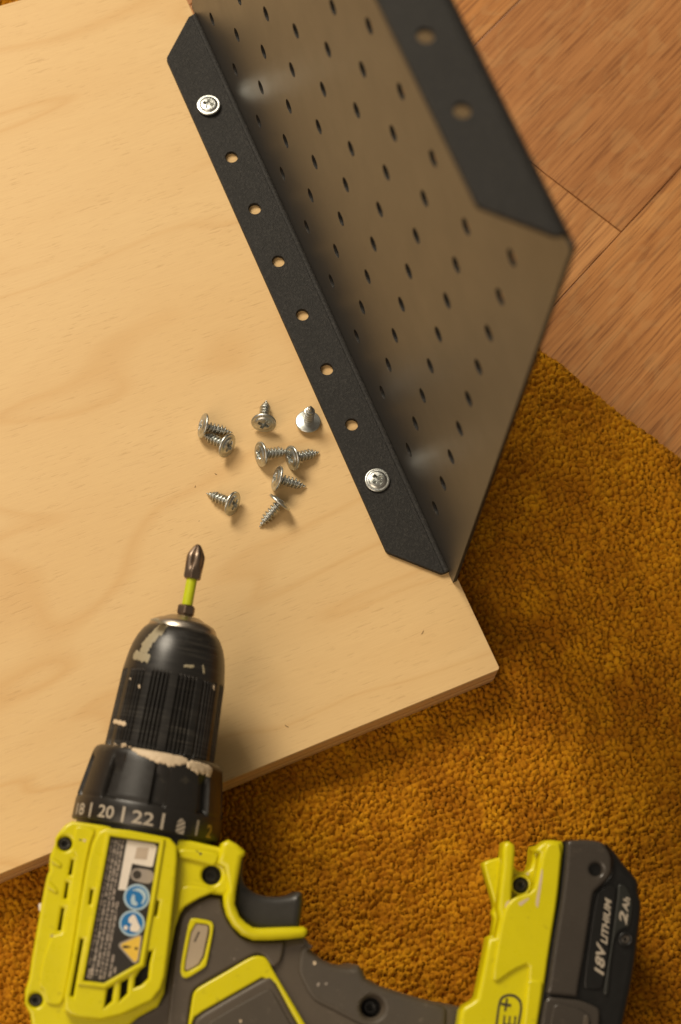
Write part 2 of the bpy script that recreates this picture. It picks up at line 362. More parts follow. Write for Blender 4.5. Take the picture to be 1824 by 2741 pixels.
def build_fuzz():
    o = bpy.data.objects['pile']; me = o.data; n = len(me.vertices); co = np.empty(n*3, np.float32); me.vertices.foreach_get('co', co); co = co.reshape(-1, 3)/MM+np.array(rug.location)/MM
    ti = np.empty(n, np.float32); me.attributes['tint'].data.foreach_get('value', ti); nn = np.empty(n*3, np.float32); me.vertices.foreach_get('normal', nn); nn = nn.reshape(-1, 3)
    ok = np.where(nn[:, 2] > .1)[0]; pick = rng.choice(ok, min(len(ok), 520000), replace=False)
    b = co[pick]-nn[pick]*.1; d = nn[pick]+rng.normal(0, .75, (len(pick), 3)); d /= np.linalg.norm(d, axis=1)[:, None]; d[:, 2] = abs(d[:, 2])*.7
    s = np.cross(d, rng.normal(0, 1, d.shape)); s /= np.linalg.norm(s, axis=1)[:, None]; w = .10; ln = rng.uniform(.5, 1.5, len(pick))[:, None]
    V = np.stack([b-s*w, b+s*w, b+d*ln], 1).reshape(-1, 3); m2 = bpy.data.meshes.new('wool_fibres'); m2.vertices.add(len(V)); m2.vertices.foreach_set('co', (V*MM).astype(np.float32).ravel())
    m2.loops.add(len(V)); m2.loops.foreach_set('vertex_index', np.arange(len(V), dtype=np.int32)); m2.polygons.add(len(pick)); m2.polygons.foreach_set('loop_start', np.arange(0, len(V), 3, dtype=np.int32)); m2.update(calc_edges=True)
    a = m2.attributes.new('tint', 'FLOAT', 'POINT'); a.data.foreach_set('value', np.repeat(np.clip(ti[pick]+rng.normal(.1, .25, len(pick)), 0, 1), 3).astype(np.float32))
    q = link('wool_fibres', m2, M['rug'], rug); tag(q, kind='stuff')
build_fuzz()

# ------------------------------------------------------------------ the plywood board: a top veneer over cross-laid plies
board = empty('plywood_board', (-100, 100, -20), 'pale birch plywood board with sharp front corner lying across the rug', 'board')
BX1 = 2.9; BX0 = -262.0
def bedge(j=0.0): return [(BX1-j, -60.2+j), (BX1-j, 262.0), (2.6-j, 262.2), (BX0, 282.5-j), (BX0, -65.4+j)]
rb = .9
def board_outline(j):
    x1 = BX1-j
    return [(x1-.9, -60.3+j), (x1-.25, -60.0+j), (x1, -59.3+j), (x1-1.7, 100), (x1-3.6, 271.4-j), (x1-4.6, 272.6-j), (BX0+j, 280.7-j), (BX0+j, -65.4+j)]
link('top_veneer', slab_mesh('top_veneer', [board_outline(0)], -3.2, -2.0, .2, 2), M['birch'], board)
zz = -3.5
link('glue_line', slab_mesh('glue_line', [board_outline(1.3)], -4.4, -3.2, .05, 0), M['ply_dark'], board)
zz = -4.4
k = 0
while zz > -19.9:
    th = 2.6; z1 = max(zz-th, -20.0)
    link('ply', slab_mesh('ply', [board_outline(.05+.12*random.random()+(.9 if z1 < -19.5 else 0))], z1, zz, .12, 1), M['ply_a'] if k % 2 else M['ply_b'], board)
    zz = z1; k += 1

# ------------------------------------------------------------------ the perforated steel bracket
br = empty('perforated_bracket', (0, 110, -2), 'black powder coated perforated steel bracket standing upright along the board edge, screwed down', 'metal bracket')
PH = 267.0; HR = 2.45
fo = [(-18.9, -2.6), (-2.7, -18.4), (-1.6, -18.6), (-1.6, 242.4), (-2.7, 242.2), (-18.9, 226.4)]
fo = [(-18.9, -2.2), (-18.5, -3.3), (-3.2, -18.2), (-2.4, -18.5), (-1.7, -18.5), (-1.7, 242.4), (-2.4, 242.4), (-3.2, 242.1), (-18.5, 227.2), (-18.9, 226.1)]
fh = [circ(-10.9, 24.9+25*i, HR) for i in range(8)]
link('flange', slab_mesh('flange', [fo]+fh, -2.0, 0.0, .22, 2), M['powder'], br)
link('flange', slab_mesh('flange', [fo]+[circ(-10.9, 24.9+25*i, HR) for i in range(8)], PH-.0, PH+2.0, .22, 2), M['powder'], br)
# upright plate in its own plane (u = y, v = z), then stood up
outer = [(-22.6, -1.9), (-22.9, -1.2), (-22.9, 265.5), (-22.3, 267.4), (-18.5, 269.0), (242.4, 269.0), (246.2, 267.4), (246.8, 265.5), (246.8, -1.2), (246.5, -1.9)]
holes = []
for j in range(10):
    for i in range(10): holes.append(circ(j*25.0, 20.9+i*25.0, 2.8, 24))
outer = [(-22.9, 1.2), (-22.9, 265.6), (-21.4, 267.2), (246.2-1, 267.2), (246.8, 265.6), (246.8, 1.2), (243.2, 1.2), (242.6, 2.0), (-18.4, 2.0), (-19.0, 1.2)]
outer = [(-22.9, -1.7), (-22.9, 265.6), (-21.8, 267.0), (245.6, 267.0), (246.8, 265.6), (246.8, -1.7), (242.9, -1.7), (242.6, 1.6), (-18.5, 1.6), (-18.8, -1.7)]
rot = Matrix(((0, 0, 1, 0), (1, 0, 0, 0), (0, 1, 0, 0), (0, 0, 0, 1)))
bp = link('back_plate', slab_mesh('back_plate', [outer]+holes, 0.0, 1.6, .08, 2, rot), M['powder_plate'], br)
bp.data.materials.append(M['powder'])
for p_ in bp.data.polygons:
    if abs(p_.normal.x) < .5: p_.material_index = 1
def fillet(zc, sgn):
    # bent corner joining flange and plate: quarter ring, inner radius 1.7, outer 3.7, centre at (-1.7, zc)
    V = []; F = []; ns = 8; ys = [-18.5, 242.5]
    for y in ys:
        for rr in (1.7, 3.7):
            for i in range(ns+1):
                a = math.pi/2*i/ns; V.append((-1.7+rr*math.sin(a), y, zc-sgn*rr*math.cos(a)))
    n = ns+1
    for i in range(ns):
        F += [(i, i+1, 2*n+i+1, 2*n+i), (n+i, 3*n+i, 3*n+i+1, n+i+1), (i, n+i, n+i+1, i+1), (2*n+i, 2*n+i+1, 3*n+i+1, 3*n+i)]
    F += [(0, 2*n, 3*n, n), (ns, n+ns, 3*n+ns, 2*n+ns)]
    if sgn < 0: F = [tuple(reversed(f)) for f in F]
    o = pydata('bend', V, F, M['powder'], br, True, 40)
    bm = bmesh.new(); bm.from_mesh(o.data); bmesh.ops.recalc_face_normals(bm, faces=bm.faces); bm.to_mesh(o.data); bm.free(); return o
fillet(1.7, 1); fillet(PH-1.7, -1)

# ------------------------------------------------------------------ screws
def screw_meshes():
    # head: washer flange with a low dome and a cross recess
    na, V, F = 72, [], []
    prof = [(4.85, .45), (4.82, .72), (4.66, .92), (4.4, 1.0), (4.05, .98), (3.75, .96), (3.5, 1.06), (3.25, 1.28), (2.95, 1.45)]
    prof += [(x, 1.45+(2.95**2-x**2)*.035) for x in (2.75, 2.6, 2.45, 2.3, 2.15, 2.0, 1.85, 1.7, 1.55, 1.4, 1.25, 1.1, .95, .8, .65, .5, .35, .2)]
    def rec(x, y):
        best = 0
        for a in (0, math.pi/2):
            u = abs(x*math.cos(a)+y*math.sin(a)); w = abs(-x*math.sin(a)+y*math.cos(a))
            if u < 2.25 and w < .68: best = max(best, min(1, (2.25-u)/.3)*min(1, (.68-w)/.18))
        return best*1.5
    under = [(1.6, -.35), (2.2, 0.0), (4.5, .0), (4.75, .12), (4.85, .3)]
    for r, z in under+prof:
        for i in range(na):
            a = 2*math.pi*i/na; x, y = r*math.cos(a), r*math.sin(a); V.append((x, y, z-(rec(x, y) if r < 2.9 and z > 1 else 0)))
    nr = len(under+prof)
    for k in range(nr-1):
        for i in range(na): F.append((k*na+i, k*na+(i+1) % na, (k+1)*na+(i+1) % na, (k+1)*na+i))
    V.append((0, 0, 1.75-1.5)); c = len(V)-1
    for i in range(na): F.append(((nr-1)*na+i, (nr-1)*na+(i+1) % na, c))
    h = bpy.data.meshes.new('head'); h.from_pydata([(x*MM, y*MM, z*MM) for x, y, z in V], [], F); h.polygons.foreach_set('use_smooth', [True]*len(F)); h.set_sharp_from_angle(angle=math.radians(48)); h.materials.append(M['zinc'])
    # shank: helical thread tapering to a point
    V, F = [], []; n = 220; m = 32; L = 11.6; pitch = 1.5
    for k in range(n+1):
        z = L*k/n; core = 1.12 if z < 7 else 1.12*(1-(z-7)/(L-7))**.85+.10
        core = max(core, .10)
        for i in range(m):
            a = 2*math.pi*i/m; fr = (z/pitch-i/m) % 1.0; t = min(1, 1.7*max(0, 1-abs(fr-.5)/.30))
            hh = .95*min(1, max(0, z-.4)/.8)*(1 if z < 7.6 else max(.0, (L-z)/(L-7.6)))
            V.append(((core+hh*t)*math.cos(a), (core+hh*t)*math.sin(a), -z))
    for k in range(n):
        for i in range(m): F.append((k*m+i, (k+1)*m+i, (k+1)*m+(i+1) % m, k*m+(i+1) % m))
    F.append(tuple(n*m+i for i in range(m)))
    s = bpy.data.meshes.new('shank'); s.from_pydata([(x*MM, y*MM, z*MM) for x, y, z in V], [], F); s.polygons.foreach_set('use_smooth', [True]*len(F)); s.materials.append(M['zinc'])
    return h, s
HM, SM = screw_meshes()
proto = None
def screw(head, tip, spin, label, group):
    global proto
    if proto is None:
        o = bpy.data.objects.new('screw', None); COL.objects.link(o); o.empty_display_size = .004
        a = bpy.data.objects.new('head', HM); a.parent = o; COL.objects.link(a)
        b = bpy.data.objects.new('shank', SM); b.parent = o; COL.objects.link(b); proto = o
    else:
        o = proto.copy(); COL.objects.link(o)
        for ch in proto.children:
            c = ch.copy(); c.parent = o; COL.objects.link(c)
    d = (Vector(head)-Vector(tip)).normalized()
    qn = Vector((0, 0, 1)).rotation_difference(d); o.rotation_mode = 'QUATERNION'
    o.rotation_quaternion = qn @ Matrix.Rotation(spin, 3, 'Z').to_quaternion(); o.location = Vector(head)*MM
    tag(o, label, 'screw', group); return o
G1 = 'loose zinc wafer head screws scattered on the board'
def rest(h, t): return (h[0], h[1], h[2]-.35), t
for h, t, sp, lb in [
    ((-64.43, 68.55, 2.6), (-54.95, 63.67, -1.3), .4, 'upper left loose screw of the touching left pair, its point aimed right'),
    ((-59.69, 58.19, 2.6), (-65.36, 66.46, -1.3), .7, 'lower right loose screw of the left pair, its head facing down right'),
    ((-42.6, 61.98, 2.6), (-37.86, 71.17, -1.3), .75, 'topmost loose screw, head towards the drill and point straight away'),
    ((-48.19, 49.85, 2.6), (-37.31, 48.81, -1.3), .2, 'loose screw with its point hidden behind the next screw head'),
    ((-37.62, 44.2, 2.6), (-26.75, 44.22, -1.3), .5, 'loose screw pointing right, nearest to the bracket in the middle row'),
    ((-46.22, 38.33, 2.6), (-36.86, 32.97, -1.3), .3, 'loose screw just below the middle row, pointing right and slightly down'),
    ((-66.52, 35.45, 2.6), (-73.05, 43.78, -1.3), .8, 'lower left loose screw lying apart, its point aimed left'),
    ((-49.84, 28.92, 2.6), (-59.36, 24.19, -1.3), .9, 'lowest loose screw, seen side on with its point aimed down left')]:
    screw(h, t, sp, lb, G1)
uh = (-26.12, 57.08, 0.3)
screw(uh, (uh[0]+.6, uh[1]+.9, uh[2]+10), .5, 'loose screw standing upside down on its head beside the bracket flange', G1)
screw((-10.9, 24.9, .05), (-11.0, 25.0, -10), .35, 'round head screw driven through the flange hole nearest the board corner', 'screws driven through the flange')
screw((-11.0, 199.9, .35), (-10.6, 199.2, -10), .95, 'round head screw driven through the far flange hole near the top', 'screws driven through the flange')

# ------------------------------------------------------------------ wood crumbs lying on the board
def crumb(x, y, a, l, label):
    l *= .75; V = []; w = .09
    for i in range(7):
        u = i/6-.5; px = u*l; py = .35*l*(u*u-.1); ww = w*(1-1.5*u*u*1.8)
        for dy, dz in ((-ww, .02), (0, .30*(1-3*u*u)+.05), (ww, .02)):
            V.append((px, py+dy, dz))
    F = []
    for i in range(6):
        b = i*3; F += [(b, b+3, b+4, b+1), (b+1, b+4, b+5, b+2), (b, b+2, b+5, b+3)]
    F += [(0, 1, 2), (18, 20, 19)]
    me = bpy.data.meshes.new('wood_splinter'); me.from_pydata([tuple(c*MM for c in v) for v in V], [], F); me.materials.append(M['ply_dark'])
    o = bpy.data.objects.new('wood_splinter', me); COL.objects.link(o); o.location = (x*MM, y*MM, -2.0*MM); o.rotation_euler.z = a
    tag(o, label, 'splinter', 'tiny dark splinters lying on the board')
crumb(*(-66.91, 50.21), -.9, 1.5, 'tiny dark curved splinter on the board, left of the loose screws')
crumb(*(-76.07, 48.29), .9, 1.2, 'tiny dark splinter on the bare board, farthest left of the loose screws')
crumb(*(-18.39, -36.61), .7, 2.6, 'thin dark splinter on the board near its front right corner')
crumb(*(-79.21, -51.42), -.9, 2.4, 'thin dark splinter beside the drill shadow near the front edge')

# ------------------------------------------------------------------ the cordless drill, lying on its side
# Built in the drill's own frame: x towards the battery, y from body to bit tip, parting plane at z = 25.
# The motor end sinks to the rug while the clutch collar rests on the board, so the nose points up about 10 degrees.
DF = Matrix([[0.854466, 0.517982, -0.039775, -88.8682], [-0.515496, 0.835885, -0.188576, 15.7538], [-0.064432, 0.181635, 0.981253, 18.0307], [0, 0, 0, 1]])
def framed(o):
    o['own_frame'] = True; m = DF.copy(); m.translation = DF.translation*MM; o.matrix_world = m; return o
P0 = Vector((0, 0, 25.0)); AX = Vector((0, -1, 0)); SD = Vector((1, 0, 0)); UPV = Vector((0, 0, 1))
drill = framed(empty('cordless_drill', (0, 0, 0), 'lime yellow cordless drill lying on its side, chuck on the board, battery on rug', 'drill'))
def cyl(s, th, r): return P0+AX*s+(UPV*math.cos(th)+SD*math.sin(th))*r
KS = .9547
def lathe(name, st, mat, na=96, mod=None, caps=True, angle=35):
    V, F = [], []
    for k, (s, r) in enumerate(st):
        for i in range(na):
            th = 2*math.pi*i/na; V.append(cyl(s*KS, th, r+(mod(s, th) if mod else 0)))
    for k in range(len(st)-1):
        for i in range(na): F.append((k*na+i, k*na+(i+1) % na, (k+1)*na+(i+1) % na, (k+1)*na+i))
    if caps: F.append(tuple(range(na-1, -1, -1))); F.append(tuple((len(st)-1)*na+i for i in range(na)))
    o = pydata(name, V, F, mat, drill, True, angle)
    bm = bmesh.new(); bm.from_mesh(o.data); bmesh.ops.recalc_face_normals(bm, faces=bm.faces); bm.to_mesh(o.data); bm.free()
    return o
def hexr(n, r):   # radius of a hexagon with flats
    return lambda s, th: r/math.cos(((th+.15) % (math.pi/3))-math.pi/6)*math.cos(math.pi/6)-r
# screwdriver bit (it can be pulled out: a thing of its own)
drill_root = drill
bit = framed(empty('screwdriver_bit', (0, 0, 0), 'short cross head screwdriver bit with lime sleeve held in the drill chuck', 'drill bit'))
drill = bit
def bitmod(s, th):
    # four wings of the cross tip, fading into the hexagonal shoulder
    h = hexr(6, 3.35)(s, th)
    if s > 10.5: return h
    w = abs(math.cos(2*(th-.35)))**.7; f = min(1, (10.5-s)/3.0)
    r0 = 3.2*min(1, ((s+.25)/5.2)**.62)
    return h*(1-f)-f*(1-w)*r0*.36
st = [(-.05, .25), (0.15, .75), (.5, 1.1), (1, 1.5), (1.6, 1.85), (2.4, 2.3), (3.2, 2.75), (4.2, 3.2), (5.0, 3.35), (6, 3.35), (7, 3.35), (8, 3.35), (9, 3.35), (10, 3.35), (10.5, 3.35), (12.6, 3.35), (13.2, 3.0), (13.4, 1.9)]
lathe('bit_tip', st, M['bitsteel'], 96, bitmod)
lathe('lime_sleeve', [(13.2, 1.7), (13.3, 1.9), (23.2, 1.9), (23.4, 1.7)], M['bitlime'], 40)
lathe('hex_shank', [(23.1, 1.8), (23.3, 2.9), (23.8, 3.35), (26.4, 3.35), (27.0, 2.6), (27.1, 2.2), (30, 2.2)], M['bitsteel'], 60, lambda s, th: hexr(6, 3.35)(s, th) if 23.2 < s < 27.0 else 0)
drill = drill_root
# chuck
def ribs(s, th):
    if s < 50.5 or s > 78.6: return 0
    f = min(1, (s-50.5)/1.2)
    a = (th/(2*math.pi/12)+.13) % 1.0
    if a < .24: return 0
    x = (a-.24)/.76*5.0 % 1.0
    return -1.0*f*max(0, 1-abs(x-.5)/.36)
lathe('chuck_nose', [(27.6, 3.4), (27.7, 5.5), (28.2, 6.6), (28.9, 7.6), (29.3, 9.0), (30.2, 10.8), (31.2, 11.7), (32.6, 12.3), (33.5, 12.4)], M['steel'], 96)
cs = [(32.9, 11.4), (33.0, 12.5), (33.9, 13.4), (35.5, 14.4), (37.6, 15.4), (40.5, 16.4), (43.7, 17.1), (47, 17.6), (49.8, 17.95), (50.4, 18.0)]
cs += [(50.6+x, 18.02+x*.044) for x in (0, .4, .8, 1.2, 3, 8, 14, 20, 26, 28.0)]+[(79.2, 19.2), (80.2, 18.9)]
ck = lathe('chuck_sleeve', cs, M['satinblack'], 1080, ribs, True, 50)
# clutch collar: scalloped grip and smooth number ring
def lobes(s, th):
    if s < 82.2 or s > 98.6: return 0
    f = min(1, (s-82.2)/5.5)*(1 if s < 98.2 else .4)
    a = (th/(2*math.pi/9)+.36) % 1.0
    d = 1.0 if .34 < a < .60 else max(0, 1-min(abs(a-.34), abs(a-.60))/.035)
    return -2.1*f*d
cst = [(79.2, 18.6), (79.3, 21.0), (79.9, 22.0), (80.9, 22.6), (82.2, 22.9)]+[(82.2+i*1.1, 22.95+i*.175) for i in range(1, 15)]+[(98.3, 25.3), (98.6, 25.35), (98.9, 25.45), (99.4, 25.62), (106.6, 25.8), (107.0, 25.5), (107.1, 22)]
lathe('clutch_collar', cst, M['black'], 540, lobes, True, 40)
lathe('collar_neck', [(104, 24.0), (112, 24.0)], M['black'], 64)
def wrap_text(name, s, s_mid, deg, height, width, mat, bold=0.0, r=25.75, parent=None):
    me = text_mesh(s, bold, 0, .02); co, sz = norm_text(me)
    u = (co[:, 0]/sz[0]-.5)*width; v = (co[:, 1]/sz[1]-.5)*height; out = []
    for a, b, c in zip(u, v, co[:, 2]):
        p = cyl(s_mid-b, math.radians(deg)+a/r, r+.05+(.08 if c > 0 else 0)); out.append(p[:])
    me.vertices.foreach_set('co', (np.array(out)*MM).ravel()); me.update(); return link(name, me, mat, parent or drill)
ringp = [(98.98, -64.2), (98.99, -49.5), (98.8, -34.0), (98.86, -19.4), (98.95, -4.1), (98.89, 10.8), (99.31, 25.7), (98.8, 40.7), (99.08, 55.3)]
for (s_, d_), tx, hh, ww in zip(ringp, ['18', 'I', '20', 'I', '22', 'I', None, 'I', '2'], [4.0, 5.0, 4.2, 5.2, 4.3, 5.4, 0, 5.2, 4.4], [6, .85, 6.3, .9, 7.4, .9, 0, .9, 3.0]):
    if tx: wrap_text('number_mark', tx, s_, d_, hh, ww, M['printy'] if tx == '2' else M['print'], .012)
def wrap_poly(name, cells, mat, r, z=.12):
    """flat print on the ring: quads given as (s, deg) corner lists"""
    V, F = [], []
    for q in cells:
        b = len(V)
        for s_, d_ in q: V.append(cyl(s_, math.radians(d_), r+z)[:])
        F.append(tuple(range(b, b+len(q))))
    return pydata(name, V, F, mat, drill, False)
sd, dd = ringp[6]
wrap_poly('drill_symbol', [[(sd-2.6, dd-.8), (sd-1.6, dd-3.0), (sd-.5, dd-3.6), (sd-2.1, dd+1.6)], [(sd-.1, dd-3.6), (sd+.9, dd-3.6), (sd-.9, dd+3.4), (sd-1.9, dd+2.2)], [(sd+1.3, dd-3.6), (sd+2.3, dd-3.2), (sd+.5, dd+3.6), (sd-.5, dd+3.6)], [(sd+2.6, dd-2.8), (sd+2.6, dd+3.2), (sd+.9, dd+3.6)]], M['print'], 25.75)
# dried paint smears that follow the turned surfaces
def smear(name, mat, rfun, s0, s1, d0, d1, inside, thick=.35, step=.28):
    ns = int((s1-s0)/step)+1; nd = int(math.radians(d1-d0)*24/step)+1; V, F, ok = [], [], {}
    for i in range(ns+1):
        for j in range(nd+1):
            s_ = s0+(s1-s0)*i/ns; d_ = d0+(d1-d0)*j/nd; n = mnoise.noise(Vector((s_*.7, d_*.28, 3)))*.6+mnoise.noise(Vector((s_*2.3, d_*.9, 8)))*.22
            ok[i, j] = inside(s_, d_)+n; h = thick*min(1, max(0, ok[i, j])*1.6)**.5*(1+.25*mnoise.noise(Vector((s_*.6, d_*.2, 1))))
            V.append(cyl(s_, math.radians(d_), rfun(s_, math.radians(d_))+(h if ok[i, j] > 0 else -.25))[:])
    for i in range(ns):
        for j in range(nd):
            c = ((i, j), (i+1, j), (i+1, j+1), (i, j+1))
            if sum(ok[q] > 0 for q in c) >= 2: F.append(tuple(a*(nd+1)+b for a, b in c))
    return pydata(name, V, F, mat, drill, True)
def interp(st, s):
    s = s/KS
    for (a, ra), (b, rb) in zip(st[:-1], st[1:]):
        if a <= s <= b and b > a: return ra+(rb-ra)*(s-a)/(b-a)
    return st[-1][1]
col_r = lambda s, th: interp(cst, s)+.02
ck_r = lambda s, th: interp(cs, s)+.02
def blob(pts, w):     # distance to a polyline in (s, deg*0.4) space
    def f(s, d):
        best = 9
        for (a, b, wa), (c, e, wb) in zip(pts[:-1], pts[1:]):
            ax, ay, bx, by = a, b*.40, c, e*.40; px, py = s, d*.40; L = (bx-ax)**2+(by-ay)**2+1e-9
            t = max(0, min(1, ((px-ax)*(bx-ax)+(py-ay)*(by-ay))/L)); q = math.hypot(px-ax-t*(bx-ax), py-ay-t*(by-ay))/(wa+(wb-wa)*t); best = min(best, q)
        return (1-best)*1.3
    return f
pp1 = [(76.51, -24.6), (76.95, -14.8), (77.53, 0.7), (78.09, 12.2), (77.3, 22.5), (80.69, 15.5)]
pp2 = [(78.3, 28.2), (78.81, 37.8), (78.82, 49.7), (81.37, 39.4)]
lim = lambda f: (lambda s, d: f(s, d) if s > 76.3 else -9)
def box(p, m): return min(a for a, b in p)-m, max(a for a, b in p)+m, min(b for a, b in p)-m*3, max(b for a, b in p)+m*3
b = box(pp1, 3); smear('paint_smear', M['cream'], col_r, max(b[0], 76.0), b[1], b[2], b[3], blob([(*pp1[0], .7), (*pp1[1], 1.6), (*pp1[2], 2.2), (*pp1[3], 2.1), (*pp1[4], 1.2)], 1))
b = box(pp2, 3); smear('paint_smear', M['cream'], col_r, max(b[0], 76.0), b[1], b[2], b[3], blob([(*pp2[0], 1.6), (*pp2[1], 2.1), (*pp2[2], 1.7)], 1), .6)
for f_, rr_, w_ in (([(75.86, -37.1), (75.54, -34.0)], 'c', .6), ([(75.78, -47.3), (75.74, -45.8)], 'c', .4), ([(75.97, -29.8), (75.92, -28.8)], 'c', .3)):
    b = box(f_, 1.6); smear('paint_fleck', M['cream'], col_r, b[0], b[1], b[2], b[3], blob([(*f_[0], w_), (*f_[1], w_)], 1), .2, .16)
for pts, w_, mt in (([(33.32, -32.1), (36.48, -38.2), (40.62, -44.1)], 3.0, 'olive'), ([(43.8, -56.6), (44.55, -36.8)], 1.6, 'olive'), ([(45.31, 9.4), (44.84, 19.1)], .55, 'olive'),
                    ([(43.91, 31.0), (46.01, 33.4)], .5, 'olive'), ([(67.31, -68.4), (68.11, -46.7)], .75, 'cream'), ([(54.35, -38.6), (54.98, -37.7)], .4, 'cream'), ([(52.11, -54.7), (52.36, -54.0)], .3, 'cream'), ([(49.62, 51.2), (50.81, 52.4)], .4, 'cream')):
    b = box(pts, 2.6); q = [(*p, w_) for p in pts]
    smear('paint_fleck', M[mt], ck_r, b[0], b[1], b[2], b[3], blob(q, 1), .10, .18)

# --- motor housing (yellow): two mirrored half shells around the parting plane z = 25
Y = M['yellow']
YO = [(-25.05, -103.87), (-27.25, -105.87), (-28.93, -108.9), (-29.44, -110.44), (-29.24, -112.65), (-30.01, -116.31), (-29.78, -119.15), (-29.26, -121.3), (-29.74, -122.98), (-29.83, -127.46), (-29.76, -134.45), (-29.65, -142.35), (-29.55, -150.22), (-29.17, -157.07), (-29.69, -161.24), (-28.92, -165.49), (-26.66, -168.24), (-25.55, -171.45), (-24.55, -178.16), (-19.34, -182.89), (-6.73, -182.37), (3.64, -169.76), (8.88, -163.57), (14.49, -159.19), (15.82, -154.56), (15.42, -141.98), (15.6, -132.42), (16.27, -128.16), (17.55, -125.38), (21.76, -121.78), (25.28, -119.64), (29.49, -119.49), (31.63, -116.87), (31.98, -109.73), (31.95, -102.31), (27.19, -103.14), (25.37, -103.94), (16.13, -103.45), (6.32, -103.38), (-15.39, -103.47)]
slots = [[(-22.56, -116.7), (-22.0, -116.61), (-21.83, -121.47), (-22.72, -121.53)], [(-22.88, -124.2), (-22.19, -124.31), (-21.96, -129.46), (-22.82, -129.38)], [(-22.86, -132.79), (-22.12, -132.66), (-21.78, -140.05), (-22.8, -140.07)]]
hs = [(-25.85, -111.7), (-25.56, -163.64)]
gh = (24.39, -113.58)
slab('housing_shell', [YO], 6, 42.2, Y, drill, 2.0, 4, 1)
slab('housing_cover', [YO]+[s for s in slots]+[circ(*hs[0], 2.35), circ(*hs[1], 2.25), circ(*gh, 3.25)], 41.5, 46.2, Y, drill, 1.2, 5, 0)
for s in slots:
    cxm = sum(p[0] for p in s)/4; cym = sum(p[1] for p in s)/4
    slab('vent_slot', [[(cxm+(p[0]-cxm)*1.05, cym+(p[1]-cym)*1.03) for p in s]], 41.8, 42.6, M['deep'], drill, .05, 1, 0)
def torx(x, y, z, r, mat='screwblack'):
    disc('screw_well', x, y, r*1.02, z-2.4, z-2.0, M['deep'], drill, .05)
    ring = slab('housing_screw', [circ(x, y, r*.86), [(x+r*.42*(1+.16*math.cos(6*a*2*math.pi/36))*math.cos(a*2*math.pi/36), y+r*.42*(1+.16*math.cos(6*a*2*math.pi/36))*math.sin(a*2*math.pi/36)) for a in range(36)]], z-2.2, z-.9, M[mat], drill, .3, 2, 0)
for p in hs: torx(p[0], p[1], 46, 2.3)
disc('screw_well', gh[0], gh[1], 3.2, 42.3, 42.9, M['deep'], drill, .05)
slab('housing_screw', [circ(gh[0], gh[1], 2.3), circ(gh[0], gh[1], 1.0, 6)], 42.7, 43.4, M['deep'], drill, .3, 2, 0)
# raised plateau carrying the label, with a rounded left flank
PL = [(-13.3, -104.28), (-5.67, -103.75), (6.25, -103.91), (8.22, -104.04), (11.03, -106.12), (12.04, -110.74), (12.99, -120.77), (14.21, -136.4), (14.91, -148.85), (14.4, -153.01), (12.1, -157.46), (3.07, -163.63), (-3.42, -166.27), (-11.59, -166.69), (-15.68, -165.2), (-16.61, -160.39), (-16.48, -147.88), (-17.22, -129.14), (-17.4, -116.49), (-16.78, -109.69), (-15.56, -105.96)]
LB = [(-11.45, -106.77), (5.12, -106.18), (5.64, -127.11), (5.78, -145.85), (-4.57, -154.38), (-11.31, -154.58)]
big = [(-14.74, -141.57), (-13.82, -141.54), (-13.63, -160.36), (-14.58, -160.05)]
sm1 = [(-14.45, -125.24), (-13.68, -125.21), (-13.61, -129.94), (-14.25, -129.95)]
sm2 = [(7.83, -125.09), (8.5, -125.2), (8.57, -129.93), (7.86, -129.9)]
g1 = [(8.07, -141.85), (9.28, -141.48), (9.06, -145.45), (9.5, -150.39), (7.73, -152.88), (5.58, -154.18), (5.32, -151.09), (6.26, -148.43), (7.84, -146.6)]
g2 = [(1.07, -153.06), (3.16, -151.46), (3.61, -156.38), (1.59, -159.21)]
g3 = [(-3.01, -155.93), (-1.2, -154.53), (-0.87, -159.62), (-2.94, -162.15)]
slab('label_plateau', [PL, LB, big, sm1, sm2, g1, g2, g3], 45.6, 51.6, Y, drill, 1.1, 5, 0)
slab('label_recess', [[(sum(q[0] for q in LB)/6+(x-sum(q[0] for q in LB)/6)*1.03, sum(q[1] for q in LB)/6+(y-sum(q[1] for q in LB)/6)*1.02) for x, y in LB]], 45.5, 50.3, Y, drill, .1, 1, 0)
for s in (big, sm1, sm2, g1, g2, g3):
    cxm = sum(p[0] for p in s)/len(s); cym = sum(p[1] for p in s)/len(s)
    slab('vent_slot', [[(cxm+(p[0]-cxm)*1.04, cym+(p[1]-cym)*1.02) for p in s]], 46.1, 46.8, M['deep'], drill, .05, 1, 0)
# raised rim round the label
cxl = sum(q[0] for q in LB)/6; cyl_ = sum(q[1] for q in LB)/6
def grow(p, d):
    n = len(p); out = []; sg = 1 if sarea(p) > 0 else -1
    for i in range(n):
        a, b_, c_ = Vector(p[i-1]), Vector(p[i]), Vector(p[(i+1) % n]); e1 = (b_-a).normalized(); e2 = (c_-b_).normalized()
        n1 = Vector((e1.y, -e1.x))*sg; n2 = Vector((e2.y, -e2.x))*sg; m = (n1+n2).normalized(); out.append(tuple(b_+m*(d/max(.5, m.dot(n1)))))
    return out
slab('label_rim', [grow(LB, 1.5), grow(LB, .05)], 51.0, 52.5, Y, drill, .4, 4, 0)
lab = slab('rating_label', [grow(LB, -.15)], 50.2, 50.5, M['labelblack'], drill, .05, 1, 0)
